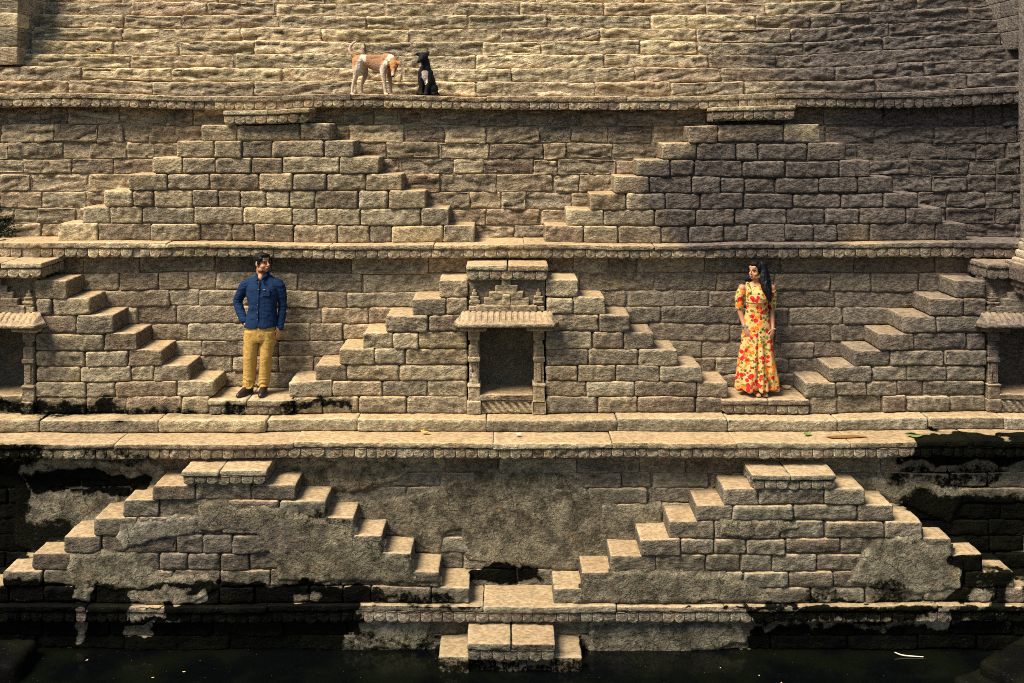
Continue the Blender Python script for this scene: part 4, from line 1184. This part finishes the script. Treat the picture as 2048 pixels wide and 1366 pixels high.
# dress
db = Blob()
db.loft([(wx(488), .0, wz(292), .098, .078), (wx(488), -.004, wz(312), .125, .090), (wx(489), -.012, wz(350), .138, .108), (wx(489), -.018, wz(400), .142, .122), (wx(488), -.012, wz(445), .136, .116), (wx(487), -.004, wz(490), .128, .105), (wx(487), -.002, wz(540), .134, .104), (wx(488), .0, wz(600), .152, .110), (wx(490), .0, wz(680), .172, .120), (wx(490), .0, wz(780), .190, .130), (wx(490), .0, wz(900), .212, .145), (wx(490), .0, wz(1050), .238, .165), (wx(490), .0, wz(1180), .258, .185), (wx(490), .0, wz(1245), .266, .192), (wx(490), .0, wz(1258), .264, .190)], seg=44, pw=2.1)
for u0, u1 in ((405, 398), (572, 584)):
    db.tube([WP(u0, 335, -.085), WP(u1, 280, -.035), WP(u1 + 2, 272, .02), WP(u0, 320, .07)], [.030, .022, .022, .030], seg=10, flat=.7)
def dress_f(P, n):
    th = np.arctan2(P[:, 1], P[:, 0])
    low = sstep(.95, .1, P[:, 2])
    fold = np.sin(th * 8 + 1.5 * vnoise(np.stack([th * 2, P[:, 2] * 2, P[:, 2] * 0], 1), 6)) * low * .021
    fold = fold + np.sin(th * 17 + 2) * low * .004
    seam = -.006 * np.exp(-((P[:, 2] - wz(452)) / .008) ** 2) + .004 * np.exp(-((P[:, 2] - wz(440)) / .014) ** 2)
    return fold + seam + .005 * fbm(P * 14, 2, 5) * (1 - low * .5)
db.build('dress', M_FLORAL, wom, .0055, 3, disp=dress_f)
for L, k in ((la, -1), (ra, 1)):
    b = Blob()
    top = L[0].lerp(L[1], .35); b.tube([top, L[1], L[1].lerp(L[2], .75)], [.055, .057, .052])
    b.build('sleeve', M_FLORAL, wom, .005, 2, disp=lambda P, n: .005 * fbm(P * 22, 2, 9))
b = Blob(); b.tube([WP(352, 668, -.055), WP(382, 676, -.065)], [.024, .024]); b.ball(WP(368, 675, -.06), (.029, .029, .012)); b.build('bangle', M_SILVER, wom, .004, 1, disp=lambda P, n: .003 * np.sin(P[:, 2] * 700))
b = Blob(); b.ball(WP(628, 688, -.055), (.030, .030, .010)); b.ball(WP(640, 690, -.085), (.014, .008, .014)); b.build('wristwatch', M_SILVER, wom, .004, 1)
b = Blob(); b.tube([TW((.072, .0, .075)), TW((.074, -.004, .045)), TW((.074, -.004, .025))], [.003, .004, .006], seg=8); b.build('earring', M_SILVER, wom, .0025, 0)
for u in (478, 543):
    s_ = shoe(wom, Vector((wx(u), .06, 0)), Vector((wx(u), -.135, 0)), M_CORK, w=.040)
    s_.name = 'platform_shoe'
wom.location = (X(1515, YW), YW, zPLAT + .004)

# ------------------------------------------------------------------ the dogs
YD = 13.36; KD = YD / F
def DP(u, v, y=0.0): return Vector(((680 + u / 9.309 - 780) * KD, y, (187 - (70 + v / 9.309)) * KD))
d1 = thing('dog', 'tan and white dog standing with its head lowered and tail curled up', 'dog', (0, 0, 0))
b = Blob()
b.tube([DP(335, 470), DP(430, 465), DP(560, 490), DP(700, 520), DP(800, 530), DP(890, 500)], [.088, .088, .080, .098, .115, .088], seg=16, flat=.72)
b.tube([DP(330, 420), DP(520, 405), DP(760, 410), DP(890, 410)], [.050, .045, .050, .055], seg=12)
b.tube([DP(860, 430), DP(960, 450, -.03), DP(1005, 510, -.07)], [.085, .072, .062], seg=12)           # neck
b.ball(DP(1012, 545, -.10), (.062, .062, .062)); b.ball(DP(1018, 590, -.125), (.048, .05, .05))
b.tube([DP(1016, 610, -.135), DP(1016, 680, -.165), DP(1016, 745, -.180)], [.040, .030, .022], seg=10)
for (ex, tip) in ((-1, (925, 545)), (1, (1150, 548))):
    b.tube([DP(1012 + ex * 62, 495, -.095), DP(1012 + ex * 105, 505, -.12), DP(tip[0], tip[1] + 15, -.145)], [.028, .030, .012], seg=8, flat=.45)
b.tube([DP(310, 410), DP(240, 350), DP(185, 260), DP(205, 170), DP(290, 95)], [.034, .028, .024, .021, .013], seg=8)
def leg(L, r): b.tube(L, r, seg=10)
leg([DP(340, 480, -.05), DP(335, 620, -.065), DP(305, 740, -.06), DP(262, 880, -.05), DP(238, 1000, -.05), DP(235, 1070, -.05)], [.075, .066, .036, .022, .018, .018])
leg([DP(400, 500, .05), DP(440, 650, .065), DP(455, 740, .06), DP(392, 890, .06), DP(392, 990, .06), DP(412, 1070, .06)], [.07, .055, .034, .022, .018, .018])
leg([DP(840, 540, -.055), DP(815, 680, -.06), DP(830, 830, -.06), DP(845, 960, -.06), DP(855, 1070, -.06)], [.066, .042, .027, .021, .021])
leg([DP(890, 560, .05), DP(910, 700, .055), DP(925, 830, .055), DP(935, 960, .055), DP(945, 1070, .055)], [.06, .038, .026, .021, .021])
for (u, y) in ((240, -.065), (425, .045), (875, -.075), (960, .04)):
    b.ball(DP(u + 8, 1078, y), (.030, .026, .016))
def fur1(P):
    u = (P[:, 0] / KD + 780 - 680) * 9.309; v = (187 - P[:, 2] / KD - 70) * 9.309
    n = fbm(P * 22, 3, 4); uu = u + 35 * n; vv = v + 35 * fbm(P * 19, 3, 6)
    tan = np.array([.36, .185, .085]); white = np.array([.60, .53, .43]); dk = np.array([.26, .145, .085])
    c = np.tile(tan, (len(P), 1))
    def put_(m, col): c[:] = c * (1 - m[:, None]) + m[:, None] * col
    put_(sstep(500, 620, vv) * .55 * (u < 900), white)
    put_(box_falloff(uu, vv, 480, 820, 330, 640, 40) * .65, dk)
    put_(box_falloff(uu, vv, 375, 495, 300, 480, 12), white)
    put_(box_falloff(uu - (vv - 450) * -.25, vv, 340, 470, 440, 760, 22) * .85, white)
    hd = (P[:, 1] < -.055) & (u > 905) & (v > 470)
    put_(box_falloff(uu + (vv - 450) * .6, vv, 850, 960, 330, 720, 14) * ~hd, white)
    put_(sstep(720, 800, v) * .75 * ~hd, np.array([.55, .43, .32]))
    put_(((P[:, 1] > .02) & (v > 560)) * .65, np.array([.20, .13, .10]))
    put_(hd * 1.0, np.array([.36, .165, .065])); put_(hd * sstep(655, 715, v), np.array([.50, .40, .31]))
    put_(hd * np.exp(-((u - 1016) / 10) ** 2) * sstep(600, 650, v) * .5, white)
    put_((((u < 955) | (u > 1095)) & hd & (v > 520)) * .7, np.array([.08, .045, .03]))
    put_(hd * sstep(735, 750, v), np.array([.015, .012, .012]))
    for e in (-1, 1): put_(hd * np.exp(-((u - 1016 - e * 48) / 20) ** 2 - ((v - 640) / 18) ** 2), np.array([.03, .02, .015]))
    put_(((u < 300) & (v < 330)) * .5, white)
    return np.clip(c, 0, 1)
b.build('body', M_FUR, d1, .0055, 4, color=fur1, disp=lambda P, n: .003 * fbm(P * 60, 2, 2))
d1.location = (X(780, YD), YD, zF + .006)

d2 = thing('dog', 'black dog with a white chest patch sitting upright with ears spread', 'dog', (0, 0, 0))
def EP(u, v, y=0.0): return Vector(((680 + u / 9.309 - 850) * KD, y, (187 - (70 + v / 9.309)) * KD))
b = Blob()
b.tube([EP(1640, 960, .10), EP(1625, 850, .06), EP(1600, 720, .0), EP(1590, 620, -.02)], [.105, .105, .092, .080], seg=16)
b.tube([EP(1590, 640, -.02), EP(1600, 540, -.02), EP(1575, 430, -.035)], [.078, .060, .055], seg=12)
b.ball(EP(1560, 385, -.05), (.062, .066, .062)); b.tube([EP(1540, 410, -.085), EP(1505, 455, -.13), EP(1478, 482, -.155)], [.042, .031, .022], seg=10)
b.tube([EP(1505, 340, -.04), EP(1450, 335, -.05), EP(1400, 340, -.055)], [.030, .024, .006], seg=8, flat=.5)
b.tube([EP(1610, 345, -.03), EP(1640, 315, -.035), EP(1668, 280, -.035)], [.032, .024, .006], seg=8, flat=.5)
b.tube([EP(1515, 680, -.03), EP(1505, 850, -.05), EP(1525, 980, -.06), EP(1520, 1070, -.065)], [.050, .034, .026, .026], seg=10)
b.tube([EP(1670, 680, -.03), EP(1660, 850, -.055), EP(1625, 980, -.07), EP(1612, 1070, -.075)], [.050, .036, .028, .028], seg=10)
b.ball(EP(1515, 1075, -.085), (.032, .040, .018)); b.ball(EP(1605, 1075, -.095), (.032, .040, .018))
b.ball(EP(1720, 985, .05), (.075, .12, .085)); b.ball(EP(1545, 1000, .06), (.07, .12, .075))
b.ball(EP(1745, 1070, -.01), (.04, .08, .022)); b.ball(EP(1455, 1060, -.0), (.035, .06, .026))
b.tube([EP(1760, 1000, .12), EP(1800, 1060, .10), EP(1840, 1082, .07)], [.026, .018, .008], seg=8)
def fur2(P):
    u = (P[:, 0] / KD + 850 - 680) * 9.309; v = (187 - P[:, 2] / KD - 70) * 9.309
    n = fbm(P * 30, 3, 4) * 22
    c = np.tile(np.array([.010, .010, .012]), (len(P), 1))
    hw = np.interp(v, [640, 670, 720, 800, 860, 905], [25, 60, 62, 45, 32, 8])
    m = (np.abs(u + n - np.interp(v, [640, 900], [1585, 1600])) < hw) & (v > 640) & (v < 905) & (P[:, 1] < -.02)
    c[m] = np.array([.66, .54, .49])
    return c
b.build('body', M_FUR, d2, .0055, 4, color=fur2, disp=lambda P, n: .003 * fbm(P * 60, 2, 2))
d2.location = (X(850, YD), YD, zF + .006)
# ------------------------------------------------------------------ small things lying about
def leaf_mesh(name, L, W, curl, seed):
    R = random.Random(seed); n = 8; V = []; Fc = []
    for i in range(n + 1):
        t = i / n; w = W * math.sin(math.pi * min(1, t * 1.02)) ** .8 * (1 - .25 * t) + .0008
        z = curl * (t - .5) ** 2 * 4
        for s in (-1, -.5, 0, .5, 1):
            V.append((L * (t - .5), s * w, z + curl * .5 * abs(s) + .004 + R.uniform(0, .002)))
    for i in range(n):
        for j in range(4):
            Fc.append((i * 5 + j, (i + 1) * 5 + j, (i + 1) * 5 + j + 1, i * 5 + j + 1))
    me = bpy.data.meshes.new(name); me.from_pydata(V, [], Fc)
    for p in me.polygons: p.use_smooth = True
    return me
M_LY = flat_mat('yellow_leaf', (.55, .36, .06), .6, .3, 60); M_LG = flat_mat('green_leaf', (.14, .19, .05), .5, .3, 60); M_LB = flat_mat('dry_leaf', (.52, .36, .20), .7, .3, 60)
M_PAPER = flat_mat('paper', (.80, .78, .74), .8, .05)
def fallen_leaf(label, px, py, z, L, mat, seed, stand=0):
    Y = (EYE - z) * F / (py - VY)
    o = put('fallen_leaf', leaf_mesh('fallen_leaf', L, L * .30, .018, seed), mat, None, (X(px, Y), Y, z + .012))
    o.rotation_euler = (stand, 0, random.Random(seed).uniform(-.6, .6)); o.modifiers.new('s', 'SOLIDIFY').thickness = .0015
    return tag(o, label, 'leaf')
fallen_leaf('yellow fallen leaf on the terrace ledge below the double stair with the complete niche', 850, 868, zB, .12, M_LY, 1)
fallen_leaf('bright green fallen leaf on the terrace ledge below the woman\'s platform', 1614, 871, zB, .12, M_LG, 2, .25)
fallen_leaf('pale green fallen leaf at the edge of the black wet part of the terrace', 1829, 876, zB, .18, M_LG, 3)
fallen_leaf('curled dry leaf on the platform beside the woman\'s hem', 1573, 777, zPLAT, .12, M_LB, 4, .5)
fallen_leaf('yellow brown dry leaf lying on a step tread beside the woman', 1815, 613, Z(630, Y_MIDF), .13, M_LY, 5)
o = put('paper_scrap', leaf_mesh('paper_scrap', .075, .03, .01, 9), M_PAPER, None, (X(1036, 11.95), 11.98, zB + .012)); tag(o, 'small white paper scrap on the terrace ledge', 'paper')
# shallow brown puddle on the terrace
bm = bmesh.new()
pts = [(math.cos(a) * .24 * (1 + .12 * math.sin(3 * a + 1)), math.sin(a) * .045 * (1 + .2 * math.sin(2 * a)), 0) for a in [i * 2 * math.pi / 36 for i in range(36)]]
bm.faces.new([bm.verts.new(p) for p in pts]); me = bpy.data.meshes.new('puddle'); bm.to_mesh(me); bm.free()
M_PUD = flat_mat('rusty_puddle', (.22, .105, .03), .12, .2, 8, .5)
o = put('puddle', me, M_PUD, None, (X(1690, 11.9), 11.90, zB + .016)); tag(o, 'shallow rusty brown puddle on the terrace ledge', 'puddle')
# stick floating by the wall
b = Blob(); b.tube([Vector((-.14, .02, .035)), Vector((-.05, 0, .012)), Vector((.16, -.02, .006))], [.006, .008, .005], seg=8)
o = b.build('stick', flat_mat('bleached_wood', (.62, .54, .46), .7, .15), None, .003, 1); o.location = (X(1820, 11.35), 11.40, .002); tag(o, 'bleached thin stick floating at the foot of the black wall', 'stick')
# little bird on the stepped wall
br = thing('bird', 'tiny black and yellow bird perched on the stepped wall', 'bird', (0, 0, 0))
b = Blob(); b.tube([Vector((-.055, 0, .028)), Vector((-.01, 0, .040)), Vector((.03, 0, .055))], [.012, .028, .024], seg=10); b.ball(Vector((.045, 0, .070)), .020); b.tube([Vector((.060, 0, .070)), Vector((.074, 0, .068))], [.005, .002], seg=6); b.tube([Vector((-.05, 0, .026)), Vector((-.10, 0, .010))], [.010, .006], seg=6)
b.build('body', M_FUR, br, .004, 2, color=lambda P: np.where(((P[:, 0] > .02) & (P[:, 2] < .062))[:, None], np.array([[.75, .40, .03]]), np.where((P[:, 2] < .034)[:, None], np.array([[.40, .40, .20]]), np.array([[.02, .02, .018]]))))
ii = 3; br.location = (X(193, Y0 + SETB * ii), Y0 + SETB * (ii - 1) + .10, rowz[ii] + .008)
# dark plant in the corner by the upper wall
pl = thing('plant', 'dark leafy weed growing out of the wall above the left ledge corner', 'plant', (X(4, 13.2), 13.30, zE))
pl['label'] = 'dark leafy weed growing on the ledge over the half lit niche'
M_WEED = flat_mat('dark_leaf', (.018, .024, .012), .6, .4, 30)
R = random.Random(8); V = []; Fc = []
for i in range(260):
    a = R.uniform(0, 6.28); rr = R.random() ** .6 * .15; h = R.uniform(.02, .30)
    c = Vector((math.cos(a) * rr, math.sin(a) * rr * .5, h)); d = Vector((R.uniform(-1, 1), R.uniform(-1, 1), R.uniform(-.3, 1))).normalized(); e = d.cross(Vector((R.random(), R.random(), R.random()))).normalized()
    l = R.uniform(.03, .055); n = len(V)
    V += [c - d * l * .5, c + e * l * .28, c + d * l * .5, c - e * l * .28]; Fc.append((n, n + 1, n + 2, n + 3))
me = bpy.data.meshes.new('foliage'); me.from_pydata(V, [], Fc); put('foliage', me, M_WEED, pl, tuple(pl.location))
b = Blob()
for k in range(5):
    b.tube([Vector((0, 0, -.02)), Vector((.03 * (k - 2), 0, .12)), Vector((.06 * (k - 2), .02, .26))], [.006, .005, .003], seg=6)
b.build('stem', M_WEED, pl, .005, 0)

# flecks of leaf litter on the water
R = random.Random(77)
proto = leaf_mesh('floating_leaf', .05, .014, .004, 3)
for i in range(9):
    x_, y_ = R.uniform(-4.9, 4.9), R.uniform(10.62, 11.35)
    if -.9 < x_ < 1.0: y_ = R.uniform(10.55, 10.9)
    o = put('floating_leaf', proto, M_LB, None, (x_, y_, .001)); o.rotation_euler = (0, 0, R.uniform(0, 6)); sc_ = R.uniform(.4, .8); o.scale = (sc_, sc_, sc_)
    tag(o, 'tiny pale dry leaf floating on the dark water', 'leaf', 'leaf litter floating on the water')
